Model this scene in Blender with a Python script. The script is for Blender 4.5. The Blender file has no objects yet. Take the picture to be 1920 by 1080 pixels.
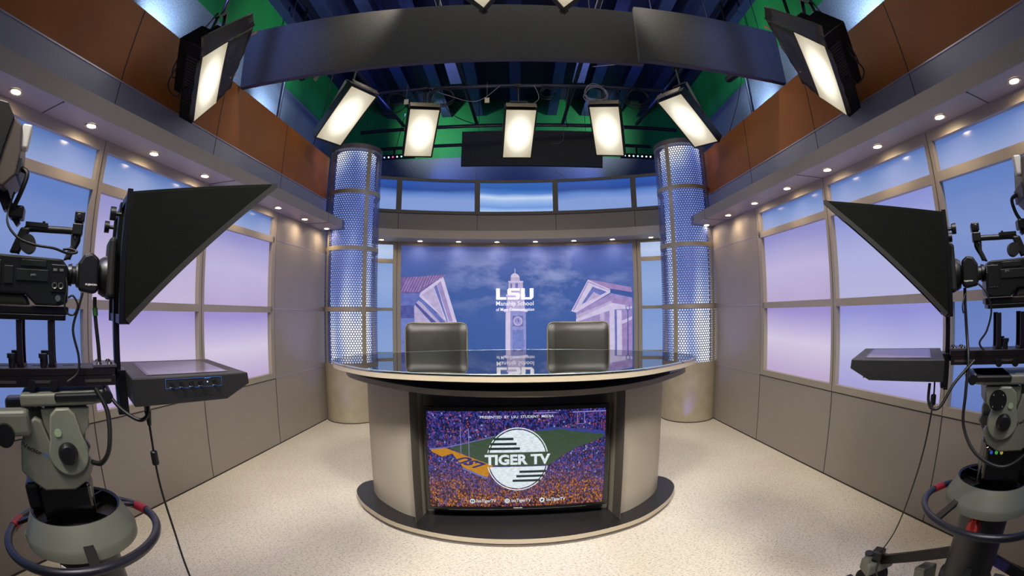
import bpy, bmesh, math, random
from mathutils import Vector, Matrix
random.seed(7)
PI = math.pi
sc = bpy.context.scene
COL = sc.collection

# ------------------------------------------------------------------ colours / materials
def lin(c):
    c = c / 255.0
    return c / 12.92 if c <= 0.04045 else ((c + 0.055) / 1.055) ** 2.4
def rgb(r, g, b, a=1.0):
    return (lin(r), lin(g), lin(b), a)
MATS = {}
class NT:
    def __init__(s, name):
        m = bpy.data.materials.new(name); m.use_nodes = True
        s.m = m; s.t = m.node_tree; s.t.nodes.clear()
        s.out = s.n('ShaderNodeOutputMaterial')
    def n(s, kind, **kw):
        nd = s.t.nodes.new(kind)
        for k, v in kw.items(): setattr(nd, k, v)
        return nd
    def link(s, a, b): s.t.links.new(a, b)
    def set(s, sock, v):
        if isinstance(v, bpy.types.NodeSocket): s.t.links.new(v, sock)
        else: sock.default_value = v
    def math(s, op, a, b=None, c=None, clamp=False):
        nd = s.n('ShaderNodeMath', operation=op, use_clamp=clamp)
        s.set(nd.inputs[0], a)
        if b is not None: s.set(nd.inputs[1], b)
        if c is not None: s.set(nd.inputs[2], c)
        return nd.outputs[0]
    def mix(s, f, a, b):
        nd = s.n('ShaderNodeMix', data_type='RGBA')
        s.set(nd.inputs[0], f); s.set(nd.inputs[6], a); s.set(nd.inputs[7], b)
        return nd.outputs[2]
    def coord(s, which='Object', scale=(1, 1, 1), rot=(0, 0, 0)):
        tc = s.n('ShaderNodeTexCoord'); mp = s.n('ShaderNodeMapping')
        s.link(tc.outputs[which], mp.inputs[0]); mp.inputs['Scale'].default_value = scale; mp.inputs['Rotation'].default_value = rot
        return mp.outputs[0]
    def noise(s, vec, scale=5, detail=2, rough=0.5, dist=0):
        nd = s.n('ShaderNodeTexNoise'); s.link(vec, nd.inputs['Vector'])
        nd.inputs['Scale'].default_value = scale; nd.inputs['Detail'].default_value = detail
        nd.inputs['Roughness'].default_value = rough; nd.inputs['Distortion'].default_value = dist
        return nd
    def ramp(s, f, stops, interp='LINEAR'):
        nd = s.n('ShaderNodeValToRGB'); cr = nd.color_ramp; cr.interpolation = interp
        while len(cr.elements) < len(stops): cr.elements.new(0.5)
        for e, (p, c) in zip(cr.elements, stops): e.position = p; e.color = c
        s.link(f, nd.inputs[0]); return nd.outputs[0]
    def bsdf(s, col, rough=0.5, metal=0.0, spec=0.5, emit=None, estr=0.0, coat=0.0, alpha=None):
        b = s.n('ShaderNodeBsdfPrincipled')
        s.set(b.inputs['Base Color'], col); s.set(b.inputs['Roughness'], rough); s.set(b.inputs['Metallic'], metal)
        s.set(b.inputs['Specular IOR Level'], spec); b.inputs['Coat Weight'].default_value = coat
        if emit is not None: s.set(b.inputs['Emission Color'], emit); s.set(b.inputs['Emission Strength'], estr)
        if alpha is not None: s.set(b.inputs['Alpha'], alpha)
        s.link(b.outputs[0], s.out.inputs[0]); return b
def M(name, col, rough=0.5, metal=0.0, var=0.08, nscale=8.0, spec=0.5, emit=None, estr=0.0, coat=0.0, bump=0.0, bscale=200.0):
    if name in MATS: return MATS[name]
    t = NT(name); v = t.coord('Object')
    nz = t.noise(v, nscale, 3)
    c = rgb(*col)
    dk = tuple(x * (1 - var) for x in c[:3]) + (1,); lt = tuple(min(1, x * (1 + var)) for x in c[:3]) + (1,)
    colr = t.ramp(nz.outputs[0], [(0.3, dk), (0.7, lt)])
    b = t.bsdf(colr, rough, metal, spec, rgb(*emit) if emit else None, estr, coat)
    if bump:
        n2 = t.noise(v, bscale, 2); bp = t.n('ShaderNodeBump'); bp.inputs['Strength'].default_value = bump; bp.inputs['Distance'].default_value = 0.002
        t.link(n2.outputs[0], bp.inputs['Height']); t.link(bp.outputs[0], b.inputs['Normal'])
    MATS[name] = t.m; return t.m
def E(name, col, strength):
    if name in MATS: return MATS[name]
    t = NT(name); e = t.n('ShaderNodeEmission'); e.inputs[0].default_value = rgb(*col); e.inputs[1].default_value = strength
    t.link(e.outputs[0], t.out.inputs[0]); MATS[name] = t.m; return t.m

# ------------------------------------------------------------------ mesh builder
def cat_rom(pts, n=8, closed=False):
    out = []; N = len(pts); P = [Vector(p) for p in pts]
    rng = range(N) if closed else range(N - 1)
    for i in rng:
        p0 = P[(i - 1) % N] if closed or i > 0 else P[0]; p1 = P[i]; p2 = P[(i + 1) % N]
        p3 = P[(i + 2) % N] if closed or i + 2 < N else P[-1]
        for k in range(n):
            t = k / n
            out.append(0.5 * ((2 * p1) + (p2 - p0) * t + (2 * p0 - 5 * p1 + 4 * p2 - p3) * t * t + (3 * p1 - p0 - 3 * p2 + p3) * t ** 3))
    if not closed: out.append(P[-1])
    return out
class MB:
    def __init__(s): s.v = []; s.f = []
    def add(s, vs, fs):
        o = len(s.v); s.v += [tuple(x) for x in vs]; s.f += [tuple(i + o for i in f) for f in fs]; return s
    def hexa(s, p):  # p: 8 corners, bottom ring then top ring
        return s.add(p, [(3, 2, 1, 0), (4, 5, 6, 7), (0, 1, 5, 4), (1, 2, 6, 5), (2, 3, 7, 6), (3, 0, 4, 7)])
    def box(s, x0, x1, y0, y1, z0, z1):
        return s.hexa([(x0, y0, z0), (x1, y0, z0), (x1, y1, z0), (x0, y1, z0), (x0, y0, z1), (x1, y0, z1), (x1, y1, z1), (x0, y1, z1)])
    def obox(s, c, ax, ay, az):  # centre and three half-axis vectors
        c, ax, ay, az = map(Vector, (c, ax, ay, az))
        return s.hexa([c - ax - ay - az, c + ax - ay - az, c + ax + ay - az, c - ax + ay - az, c - ax - ay + az, c + ax - ay + az, c + ax + ay + az, c - ax + ay + az])
    def bar(s, a, b, w, h, up=(0, 0, 1)):
        a, b = Vector(a), Vector(b); d = (b - a).normalized(); up = Vector(up)
        if abs(d.dot(up)) > 0.98: up = Vector((0, 1, 0))
        sd = d.cross(up).normalized(); u2 = sd.cross(d)
        return s.obox((a + b) / 2, (b - a) / 2, sd * w / 2, u2 * h / 2)
    def cyl(s, a, b, r, r2=None, n=20, caps=True):
        a, b = Vector(a), Vector(b); r2 = r if r2 is None else r2
        d = (b - a).normalized(); u = Vector((0, 0, 1)) if abs(d.z) < 0.9 else Vector((1, 0, 0))
        x = d.cross(u).normalized(); y = d.cross(x)
        vs = [a + (x * math.cos(t) + y * math.sin(t)) * r for t in [2 * PI * i / n for i in range(n)]]
        vs += [b + (x * math.cos(t) + y * math.sin(t)) * r2 for t in [2 * PI * i / n for i in range(n)]]
        fs = [(i, (i + 1) % n, n + (i + 1) % n, n + i) for i in range(n)]
        if caps: fs += [tuple(range(n))[::-1], tuple(range(n, 2 * n))]
        return s.add(vs, fs)
    def tube(s, path, r, n=8, closed=False):
        P = [Vector(p) for p in path]; N = len(P); vs = []; fs = []
        prev = None
        for i, p in enumerate(P):
            if closed: d = (P[(i + 1) % N] - P[i - 1]).normalized()
            else: d = (P[min(i + 1, N - 1)] - P[max(i - 1, 0)]).normalized()
            if prev is None:
                u = Vector((0, 0, 1)) if abs(d.z) < 0.9 else Vector((1, 0, 0)); x = d.cross(u).normalized()
            else:
                x = (prev - d * prev.dot(d)).normalized()
            prev = x; y = d.cross(x)
            vs += [p + (x * math.cos(2 * PI * k / n) + y * math.sin(2 * PI * k / n)) * r for k in range(n)]
        rng = range(N) if closed else range(N - 1)
        for i in rng:
            j = (i + 1) % N
            fs += [(i * n + k, i * n + (k + 1) % n, j * n + (k + 1) % n, j * n + k) for k in range(n)]
        if not closed: fs += [tuple(range(n))[::-1], tuple(range((N - 1) * n, N * n))]
        return s.add(vs, fs)
    def lathe(s, prof, c=(0, 0, 0), n=48, a0=0.0, a1=2 * PI):
        full = abs(a1 - a0 - 2 * PI) < 1e-6; m = n if full else n + 1
        vs = []; K = len(prof)
        for i in range(m):
            t = a0 + (a1 - a0) * i / n
            vs += [(c[0] + r * math.cos(t), c[1] + r * math.sin(t), c[2] + z) for r, z in prof]
        fs = []
        for i in range(n):
            j = (i + 1) % m
            fs += [(i * K + k, j * K + k, j * K + k + 1, i * K + k + 1) for k in range(K - 1)]
        return s.add(vs, fs)
    def prism(s, pts, vec):  # planar polygon (3D points) extruded by vec
        P = [Vector(p) for p in pts]; n = len(P); v = Vector(vec)
        return s.add(P + [p + v for p in P], [tuple(range(n))[::-1], tuple(range(n, 2 * n))] + [(i, (i + 1) % n, n + (i + 1) % n, n + i) for i in range(n)])
    def outline(s, pts, z0, z1):
        return s.prism([(p[0], p[1], z0) for p in pts], (0, 0, z1 - z0))
    def sphere(s, c, r, n=12):
        vs = []; fs = []
        for i in range(n // 2 + 1):
            a = PI * i / (n // 2)
            vs += [(c[0] + r * math.sin(a) * math.cos(2 * PI * k / n), c[1] + r * math.sin(a) * math.sin(2 * PI * k / n), c[2] + r * math.cos(a)) for k in range(n)]
        for i in range(n // 2):
            fs += [(i * n + k, (i + 1) * n + k, (i + 1) * n + (k + 1) % n, i * n + (k + 1) % n) for k in range(n)]
        return s.add(vs, fs)
    def build(s, name, mat, parent=None, smooth=35, bevel=0.0, seg=2, loc=None, kind=None):
        me = bpy.data.meshes.new(name); me.from_pydata(s.v, [], s.f)
        bm = bmesh.new(); bm.from_mesh(me); bmesh.ops.remove_doubles(bm, verts=bm.verts, dist=1e-6)
        bmesh.ops.recalc_face_normals(bm, faces=bm.faces); bm.to_mesh(me); bm.free()
        me.materials.append(mat)
        for p in me.polygons: p.use_smooth = bool(smooth)
        if smooth: me.set_sharp_from_angle(angle=math.radians(smooth))
        o = bpy.data.objects.new(name, me); COL.objects.link(o)
        if parent: o.parent = parent
        if loc: o.location = loc
        if bevel:
            b = o.modifiers.new('bevel', 'BEVEL'); b.width = bevel; b.segments = seg; b.limit_method = 'ANGLE'; b.angle_limit = math.radians(40)
        if kind: o['kind'] = kind
        return o
def tag(o, label, cat, group=None, kind=None):
    o['label'] = label; o['category'] = cat
    if group: o['group'] = group
    if kind: o['kind'] = kind
    return o
def empty(name, loc=(0, 0, 0), rz=0.0, label=None, cat=None, group=None):
    o = bpy.data.objects.new(name, None); COL.objects.link(o); o.location = loc; o.rotation_euler = (0, 0, rz)
    o.empty_display_size = 0.1
    if label: tag(o, label, cat, group)
    return o
def struct(o, label=None, cat=None):
    o['kind'] = 'structure'
    if label: o['label'] = label
    if cat: o['category'] = cat
    return o
def text_mesh(body, size=1.0, bold=0.0, align='LEFT', spacing=1.0):
    cu = bpy.data.curves.new('lettering', 'FONT'); cu.body = body; cu.size = size; cu.offset = bold; cu.align_x = align; cu.space_character = spacing
    cu.resolution_u = 3; cu.fill_mode = 'FRONT'; cu.extrude = 0.0
    o = bpy.data.objects.new('lettering_tmp', cu); COL.objects.link(o)
    bpy.context.view_layer.update()
    me = bpy.data.meshes.new_from_object(o.evaluated_get(bpy.context.evaluated_depsgraph_get()))
    vs = [tuple(v.co) for v in me.vertices]; fs = [tuple(p.vertices) for p in me.polygons]
    bpy.data.objects.remove(o); bpy.data.curves.remove(cu); bpy.data.meshes.remove(me)
    return vs, fs
def text_fit(body, x0, x1, y0, y1, bold=0.0, caps=True):
    vs, fs = text_mesh(body, 1.0, bold)
    xs = [v[0] for v in vs]; ys = [v[1] for v in vs]
    ax, bx, ay, by = min(xs), max(xs), min(ys), max(ys)
    return [(x0 + (v[0] - ax) / (bx - ax) * (x1 - x0), y0 + (v[1] - ay) / (by - ay) * (y1 - y0)) for v in vs], fs
def flat_build(name, mat, pts2, faces, fn, parent=None, kind=None):
    me = bpy.data.meshes.new(name); me.from_pydata([fn(*p) for p in pts2], [], faces); me.materials.append(mat)
    o = bpy.data.objects.new(name, me); COL.objects.link(o)
    if parent: o.parent = parent
    if kind: o['kind'] = kind
    return o
def LSU_PTS():  # block letters of the school mark in a unit box 0..3.35 x 0..1
    Lp = [(0, 0), (0.86, 0), (0.86, 0.22), (0.32, 0.22), (0.32, 1), (0, 1)]
    Sp = [(0.95, 0), (1.88, 0), (2.0, 0.12), (2.0, 0.5), (1.9, 0.6), (1.27, 0.6), (1.27, 0.79), (2.0, 0.79), (2.0, 1), (1.07, 1), (0.95, 0.88), (0.95, 0.5), (1.05, 0.4), (1.68, 0.4), (1.68, 0.2), (0.95, 0.2)]
    Up = [(2.1, 0.0), (2.95, 0.0), (3.15, 0.2), (3.15, 1), (2.83, 1), (2.83, 0.2), (2.42, 0.2), (2.42, 1), (2.1, 1)]
    return [Lp, Sp, Up]
def poly_faces(polys):
    """triangulate 2D polygons -> pts, faces"""
    from mathutils.geometry import tessellate_polygon
    pts = []; fs = []
    for P in polys:
        o = len(pts); pts += [tuple(p[:2]) for p in P]
        for t in tessellate_polygon([[Vector((p[0], p[1], 0)) for p in P]]): fs.append(tuple(i + o for i in t))
    return pts, fs
BD=[["bl1",1,[[-1.69,1.67],[-1.408,1.672],[-1.416,1.595],[-1.494,1.501],[-1.69,1.493]]],["bl2",1,[[-1.69,1.493],[-1.499,1.494],[-1.492,1.316],[-1.691,1.316]]],["bl3",1,[[-1.691,1.316],[-1.487,1.316],[-1.499,0.568],[-1.703,0.573]]],["cream",1,[[-1.498,1.483],[-1.455,1.587],[-0.993,1.259],[-0.971,0.557],[-1.499,0.568]]],["roof",2,[[-1.692,1.894],[-1.078,1.944],[-1.099,1.906],[-1.408,1.68],[-1.69,1.67]]],["white",2,[[-1.408,1.68],[-1.078,1.917],[-0.88,1.258],[-1.009,1.256],[-1.424,1.626]]],["cream",3,[[-1.385,1.652],[-1.215,1.764],[-1.064,1.314]]],["bl1",3,[[-1.212,1.764],[-1.169,1.795],[-1.009,1.264],[-1.025,1.264]]],["mau",3,[[-1.165,1.802],[-1.11,1.849],[-0.938,1.267],[-0.993,1.264]]],["bl1",3,[[-1.439,1.587],[-1.419,1.615],[-1.04,1.259],[-1.119,1.252]]],["bl2",3,[[-1.494,1.517],[-1.466,1.535],[-1.174,1.252],[-1.237,1.237]]],["tile",3,[[-1.59,1.896],[-1.574,1.896],[-1.675,1.689],[-1.694,1.689]]],["tile",3,[[-1.549,1.898],[-1.533,1.898],[-1.634,1.689],[-1.653,1.689]]],["tile",3,[[-1.508,1.9],[-1.492,1.901],[-1.593,1.69],[-1.612,1.689]]],["tile",3,[[-1.467,1.903],[-1.452,1.903],[-1.553,1.69],[-1.571,1.69]]],["tile",3,[[-1.426,1.905],[-1.411,1.905],[-1.512,1.69],[-1.531,1.69]]],["tile",3,[[-1.385,1.908],[-1.37,1.908],[-1.471,1.69],[-1.49,1.69]]],["tile",3,[[-1.345,1.91],[-1.329,1.91],[-1.43,1.691],[-1.449,1.691]]],["tile",3,[[-1.304,1.92],[-1.288,1.92],[-1.35,1.766],[-1.366,1.763]]],["tile",3,[[-1.263,1.923],[-1.247,1.923],[-1.309,1.785],[-1.325,1.782]]],["tile",3,[[-1.222,1.926],[-1.206,1.926],[-1.269,1.804],[-1.284,1.801]]],["tile",3,[[-1.181,1.929],[-1.165,1.929],[-1.228,1.823],[-1.243,1.82]]],["tile",3,[[-1.14,1.931],[-1.124,1.932],[-1.187,1.842],[-1.202,1.839]]],["tile",3,[[-1.099,1.934],[-1.083,1.934],[-1.146,1.861],[-1.162,1.858]]],["tile",3,[[-1.058,1.937],[-1.042,1.937],[-1.105,1.881],[-1.121,1.877]]],["white",1,[[-0.171,1.422],[-0.101,1.437],[-0.11,0.343],[-0.181,0.328]]],["tow",1,[[-0.101,1.437],[0.123,1.42],[0.123,0.326],[-0.11,0.327]]],["white",2,[[-0.194,1.43],[-0.078,1.453],[0.147,1.427],[0.146,1.396],[-0.078,1.422],[-0.194,1.399]]],["cream",1,[[-0.146,1.624],[0.102,1.622],[0.108,1.428],[-0.163,1.43]]],["white",2,[[-0.162,1.655],[0.118,1.652],[0.117,1.621],[-0.162,1.624]]],["cream",1,[[-0.121,1.825],[0.08,1.824],[0.094,1.653],[-0.138,1.655]]],["white",2,[[-0.129,1.849],[0.088,1.847],[0.088,1.824],[-0.129,1.825]]],["bl1",2,[[-0.028,1.817],[0.011,1.817],[0.01,1.747],[-0.029,1.747]]],["bl1",2,[[-0.098,1.81],[-0.075,1.81],[-0.075,1.747],[-0.099,1.748]]],["cream",1,[[-0.09,1.903],[0.035,1.902],[0.042,1.847],[-0.098,1.849]]],["white",2,[[-0.094,1.903],[-0.086,1.934],[-0.058,1.957],[-0.035,1.963],[-0.012,1.957],[0.023,1.933],[0.035,1.902]]],["white",2,[[-0.034,2.028],[-0.026,2.028],[-0.027,1.957],[-0.035,1.957]]],["bl1",2,[[-0.071,1.344],[0.084,1.343],[0.083,1.188],[-0.072,1.189]]],["cream",3,[[0.075,1.265],[0.07,1.239],[0.055,1.216],[0.032,1.201],[0.005,1.196],[-0.021,1.202],[-0.044,1.217],[-0.059,1.24],[-0.064,1.267],[-0.058,1.293],[-0.043,1.316],[-0.02,1.331],[0.006,1.336],[0.033,1.33],[0.055,1.315],[0.07,1.292]]],["tow",4,[[0.052,1.266],[0.049,1.248],[0.038,1.233],[0.023,1.223],[0.005,1.219],[-0.012,1.223],[-0.027,1.233],[-0.037,1.248],[-0.041,1.266],[-0.037,1.284],[-0.027,1.299],[-0.012,1.309],[0.006,1.312],[0.024,1.309],[0.039,1.299],[0.049,1.283]]],["bl2",5,[[0.002,1.305],[0.01,1.305],[0.029,1.25],[0.006,1.262]]],["bl3",2,[[-0.073,1.142],[0.09,1.141],[0.092,0.861],[-0.075,0.862]]],["bl2",3,[[0.005,1.142],[0.011,1.142],[0.011,1.095],[0.004,1.095]]],["mau",1,[[0.852,1.385],[1.367,1.649],[1.666,1.58],[1.665,0.388],[0.849,0.381]]],["roof2",2,[[1.032,1.856],[1.659,1.727],[1.668,1.645],[1.344,1.708]]],["bl2",3,[[1.344,1.716],[1.668,1.657],[1.668,1.645],[1.344,1.704]]],["white",2,[[0.781,1.401],[1.032,1.852],[1.352,1.704],[1.351,1.657],[0.852,1.38]]],["bl1",3,[[0.932,1.498],[1.098,1.748],[1.304,1.669]]],["cream",4,[[0.987,1.524],[1.111,1.673],[1.217,1.618]]],["mau",3,[[0.805,1.417],[0.824,1.412],[1.044,1.82],[1.031,1.828]]],["mau",3,[[1.05,1.82],[1.336,1.693],[1.336,1.684],[1.05,1.807]]],["cream",2,[[0.859,1.346],[1.365,1.54],[1.379,1.478],[0.866,1.283]]],["roof2",2,[[1.381,1.579],[1.666,1.526],[1.665,1.473],[1.38,1.517]]],["white",3,[[1.364,1.509],[1.388,1.509],[1.664,1.457],[1.664,1.426],[1.379,1.416],[0.85,1.244],[0.851,1.286]]],["white",3,[[1.336,1.432],[1.407,1.431],[1.413,0.385],[1.331,0.384]]],["bl1",3,[[1.413,1.415],[1.441,1.415],[1.446,0.386],[1.413,0.385]]],["white",3,[[1.441,1.407],[1.512,1.406],[1.523,0.387],[1.444,0.386]]],["cream",3,[[1.197,1.357],[1.26,1.379],[1.262,1.231],[1.199,1.232]]],["roof2",3,[[1.51,1.228],[1.662,1.288],[1.665,0.388],[1.523,0.387]]],["white",4,[[1.502,1.252],[1.663,1.319],[1.662,1.273],[1.51,1.205]]],["bl2",5,[[1.596,1.412],[1.609,1.412],[1.609,0.756],[1.59,0.756]]],["bl2",5,[[1.567,1.467],[1.638,1.465],[1.625,1.404],[1.579,1.405]]],["white",6,[[1.578,1.459],[1.627,1.458],[1.618,1.415],[1.587,1.416]]],["bl2",5,[[1.572,0.779],[1.634,0.779],[1.642,0.745],[1.564,0.745]]],["cream",4,[[1.305,0.81],[1.661,0.779],[1.665,0.388],[1.307,0.384]]]]
TVP=[["green",1,[[-0.42,0.5598],[-0.2297,0.6132],[-0.1314,0.6395],[0.1265,0.6672],[0.2419,0.683],[0.5407,0.6266],[0.5412,0.6092],[0.4525,0.5735],[0.3608,0.548],[0.2699,0.4908],[0.192,0.4379],[-0.1535,0.4409]]],["orange",2,[[-0.5369,0.5487],[-0.4394,0.5596],[-0.1535,0.4443],[-0.1734,0.4129],[-0.1873,0.3633],[-0.2385,0.3849],[-0.3404,0.434],[-0.3527,0.455],[-0.402,0.5238],[-0.4674,0.502],[-0.5309,0.5351]]],["lav",2,[[-0.5431,0.5554],[-0.4391,0.5678],[-0.1377,0.6395],[-0.1378,0.6341],[-0.4361,0.561],[-0.5434,0.5472]]],["lav",3,[[-0.3404,0.4326],[-0.2385,0.3849],[-0.1873,0.3618],[-0.1901,0.3526],[-0.2452,0.3757],[-0.3408,0.42]]],["bluef",2,[[0.2097,0.689],[0.2677,0.6853],[0.5448,0.6468],[0.5453,0.6262],[0.2548,0.6725],[0.1265,0.6638],[0.1265,0.6725]]]]
# ------------------------------------------------------------------ camera: 15.6 mm fisheye on a 36 mm wide frame
EYE = Vector((0, 0, 1.4))
MC = Matrix(((0.9998927793633828, -0.011682805062320759, 0.008828467751835154), (0.012140251814296465, 0.9984847838413465, -0.053672625268522366), (-0.00818804389673457, 0.053774050277113836, 0.9985195578725234)))
cd = bpy.data.cameras.new('camera'); cam = bpy.data.objects.new('camera', cd); COL.objects.link(cam)
R3 = Matrix(((MC[0][0], MC[0][2], -MC[0][1]), (MC[1][0], MC[1][2], -MC[1][1]), (MC[2][0], MC[2][2], -MC[2][1])))
cam.matrix_world = Matrix.Translation(EYE) @ R3.to_4x4()
cd.type = 'PANO'; cd.panorama_type = 'FISHEYE_LENS_POLYNOMIAL'
cd.sensor_width = 36.0; cd.sensor_fit = 'HORIZONTAL'
cd.fisheye_fov = math.radians(180)
cd.fisheye_polynomial_k0 = 0.0; cd.fisheye_polynomial_k1 = -1.0 / (832.47 * 36.0 / 1920.0)
cd.fisheye_polynomial_k2 = 0.0; cd.fisheye_polynomial_k3 = 0.0; cd.fisheye_polynomial_k4 = 0.0
cd.clip_start = 0.01
sc.camera = cam
sc.view_settings.view_transform = 'Standard'
sc.view_settings.look = 'None'
sc.view_settings.exposure = 0.0
sc.cycles.use_denoising = True
sc.cycles.max_bounces = 7
sc.cycles.transparent_max_bounces = 12
sc.cycles.sample_clamp_indirect = 6.0
sc.cycles.caustics_reflective = False; sc.cycles.caustics_refractive = False
w = bpy.data.worlds.new('world'); sc.world = w; w.use_nodes = True
w.node_tree.nodes['Background'].inputs[0].default_value = (0.03, 0.035, 0.06, 1); w.node_tree.nodes['Background'].inputs[1].default_value = 1.0

# ------------------------------------------------------------------ set materials
PANEL = M('taupe_laminate', (150, 141, 133), 0.45, 0.05, 0.03, 3, bump=0.05, bscale=120)
PANELD = M('taupe_laminate_dark', (150, 142, 132), 0.45, 0.05, 0.04, 3)
BAND = M('grey_band', (156, 154, 168), 0.4, 0.3, 0.04, 3)
FRAME = M('champagne_frame', (156, 147, 134), 0.5, 0.0, 0.03, 5)
GROOVE = M('groove', (52, 46, 44), 0.7, 0.0)
EDGE = M('edge_light_trim', (196, 188, 206), 0.3, 0.5)
ORANGE = M('burnt_orange', (160, 92, 32), 0.55, 0.0, 0.10, 2.5)
BLK = M('black_plastic', (15, 15, 17), 0.4, 0.0, 0.1)
BLKM = M('black_metal', (22, 22, 25), 0.35, 0.5, 0.1)
BLKG = M('black_gloss', (8, 8, 10), 0.12, 0.0, 0.05, spec=0.7)
RUB = M('rubber_cable', (12, 12, 15), 0.5)
BEIGE = M('pedestal_beige', (108, 110, 98), 0.45, 0.0, 0.05)
RED = M('red_tape', (170, 30, 40), 0.5)
WHITE = M('white_paint', (225, 222, 215), 0.5)
BLUETXT = M('blue_print', (60, 110, 190), 0.5)
CLOTH = M('hood_cloth', (14, 16, 13), 0.95, 0, 0.15, 60, spec=0.12, bump=0.3, bscale=400)
WOOD = M('clothespin_wood', (190, 150, 105), 0.6)

def floor_mat():
    t = NT('speckled_vinyl'); v = t.coord('Object')
    base = t.ramp(t.noise(v, 1.2, 3).outputs[0], [(0.3, rgb(198, 190, 174)), (0.7, rgb(210, 203, 188))])
    col = base
    for rot, sc_, th, c in (((0, 0, 0.5), (52, 170, 1), 0.635, rgb(104, 96, 78)), ((0, 0, -0.7), (60, 180, 1), 0.645, rgb(92, 84, 70)), ((0, 0, 1.9), (55, 165, 1), 0.635, rgb(116, 106, 86)), ((0, 0, 1.2), (90, 200, 1), 0.68, rgb(250, 247, 238))):
        nz = t.noise(t.coord('Object', sc_, rot), 1.0, 1.5)
        f = t.math('GREATER_THAN', nz.outputs[0], th)
        col = t.mix(t.math('MULTIPLY', f, 0.6), col, c)
    t.bsdf(col, 0.38, 0.0, 0.45)
    return t.m
FLOOR = floor_mat()

def window_mat(name, top, mid, low, strength, axis='Z', seed=0.0, blotch=0.35):
    """backlit frosted acrylic: soft vertical gradient with uneven lamps behind it"""
    t = NT(name); tc = t.n('ShaderNodeTexCoord'); sp = t.n('ShaderNodeSeparateXYZ'); t.link(tc.outputs['Generated'], sp.inputs[0])
    nz = t.noise(t.coord('Object', (0.6, 0.6, 1.3)), 1.3, 1.5); nz.noise_dimensions = '4D'; nz.inputs['W'].default_value = seed
    z = t.math('ADD', sp.outputs[2], t.math('MULTIPLY', t.math('SUBTRACT', nz.outputs[0], 0.5), blotch))
    col = t.ramp(z, [(0.05, rgb(*low)), (0.5, rgb(*mid)), (0.95, rgb(*top))])
    b = t.bsdf(rgb(60, 60, 80), 0.16, 0.0, 0.5, col, strength)
    return t.m

# ------------------------------------------------------------------ building shell around the set
HB = 5.6
DECK = M('ceiling_deck', (30, 34, 62), 0.7)
fl = MB().box(-5.0, 5.0, -3.0, 8.6, -0.1, 0.0).build('floor', FLOOR, smooth=0); struct(fl, 'cream vinyl tile floor with dark speckles', 'floor')
ce = MB().box(-5.0, 5.0, -3.0, 8.6, HB, HB + 0.1).build('ceiling', DECK, smooth=0); struct(ce, 'dark blue lit ceiling deck above the lighting grid', 'ceiling')
def cyc_mat(name):
    t = NT(name); tc = t.n('ShaderNodeTexCoord'); sp = t.n('ShaderNodeSeparateXYZ'); t.link(tc.outputs['Object'], sp.inputs[0])
    f = t.math('GREATER_THAN', sp.outputs[2], 4.36)
    nz = t.noise(t.coord('Object', (1, 1, 0.3)), 1.6, 3)
    g = t.ramp(nz.outputs[0], [(0.3, rgb(4, 96, 50)), (0.75, rgb(16, 136, 70))])
    nf = t.noise(t.coord('Object'), 60, 3)
    s_ = t.ramp(nf.outputs[0], [(0.3, rgb(82, 90, 112)), (0.7, rgb(112, 120, 142))])
    t.bsdf(t.mix(f, s_, g), 0.75); return t.m
CYC = cyc_mat('studio_wall_green_over_grey')
def shell_wall(name, path, lab, z1=HB):
    mb = MB()
    for (x0, y0), (x1, y1) in zip(path[:-1], path[1:]):
        mb.add([(x0, y0, 0), (x1, y1, 0), (x1, y1, z1), (x0, y0, z1)], [(0, 1, 2, 3)])
    o = mb.build(name, CYC, smooth=40); struct(o, lab, 'wall'); return o
XB, YB, RC = 3.05, 8.1, 1.1
arcL = [(-XB + RC - RC * math.cos(a), YB - RC + RC * math.sin(a)) for a in [PI / 2 * i / 10 for i in range(11)]]
arcR = [(XB - RC + RC * math.sin(a), YB - RC + RC * math.cos(a)) for a in [PI / 2 * i / 10 for i in range(11)]]
shell_wall('wall_back', arcL + arcR, 'curved green chroma wall above a grey base behind the set')
shell_wall('wall_outer_left', [(-XB, -3.0), (-XB, YB - RC)], 'grey and green studio wall behind the left set wall')
shell_wall('wall_outer_right', [(XB, YB - RC), (XB, -3.0)], 'grey and green studio wall behind the right set wall')
wf = MB().box(-5, 5, -3.1, -3.0, 0, HB).build('wall_front', M('dark_front_wall', (70, 70, 80), 0.8), smooth=0); struct(wf)

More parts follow.
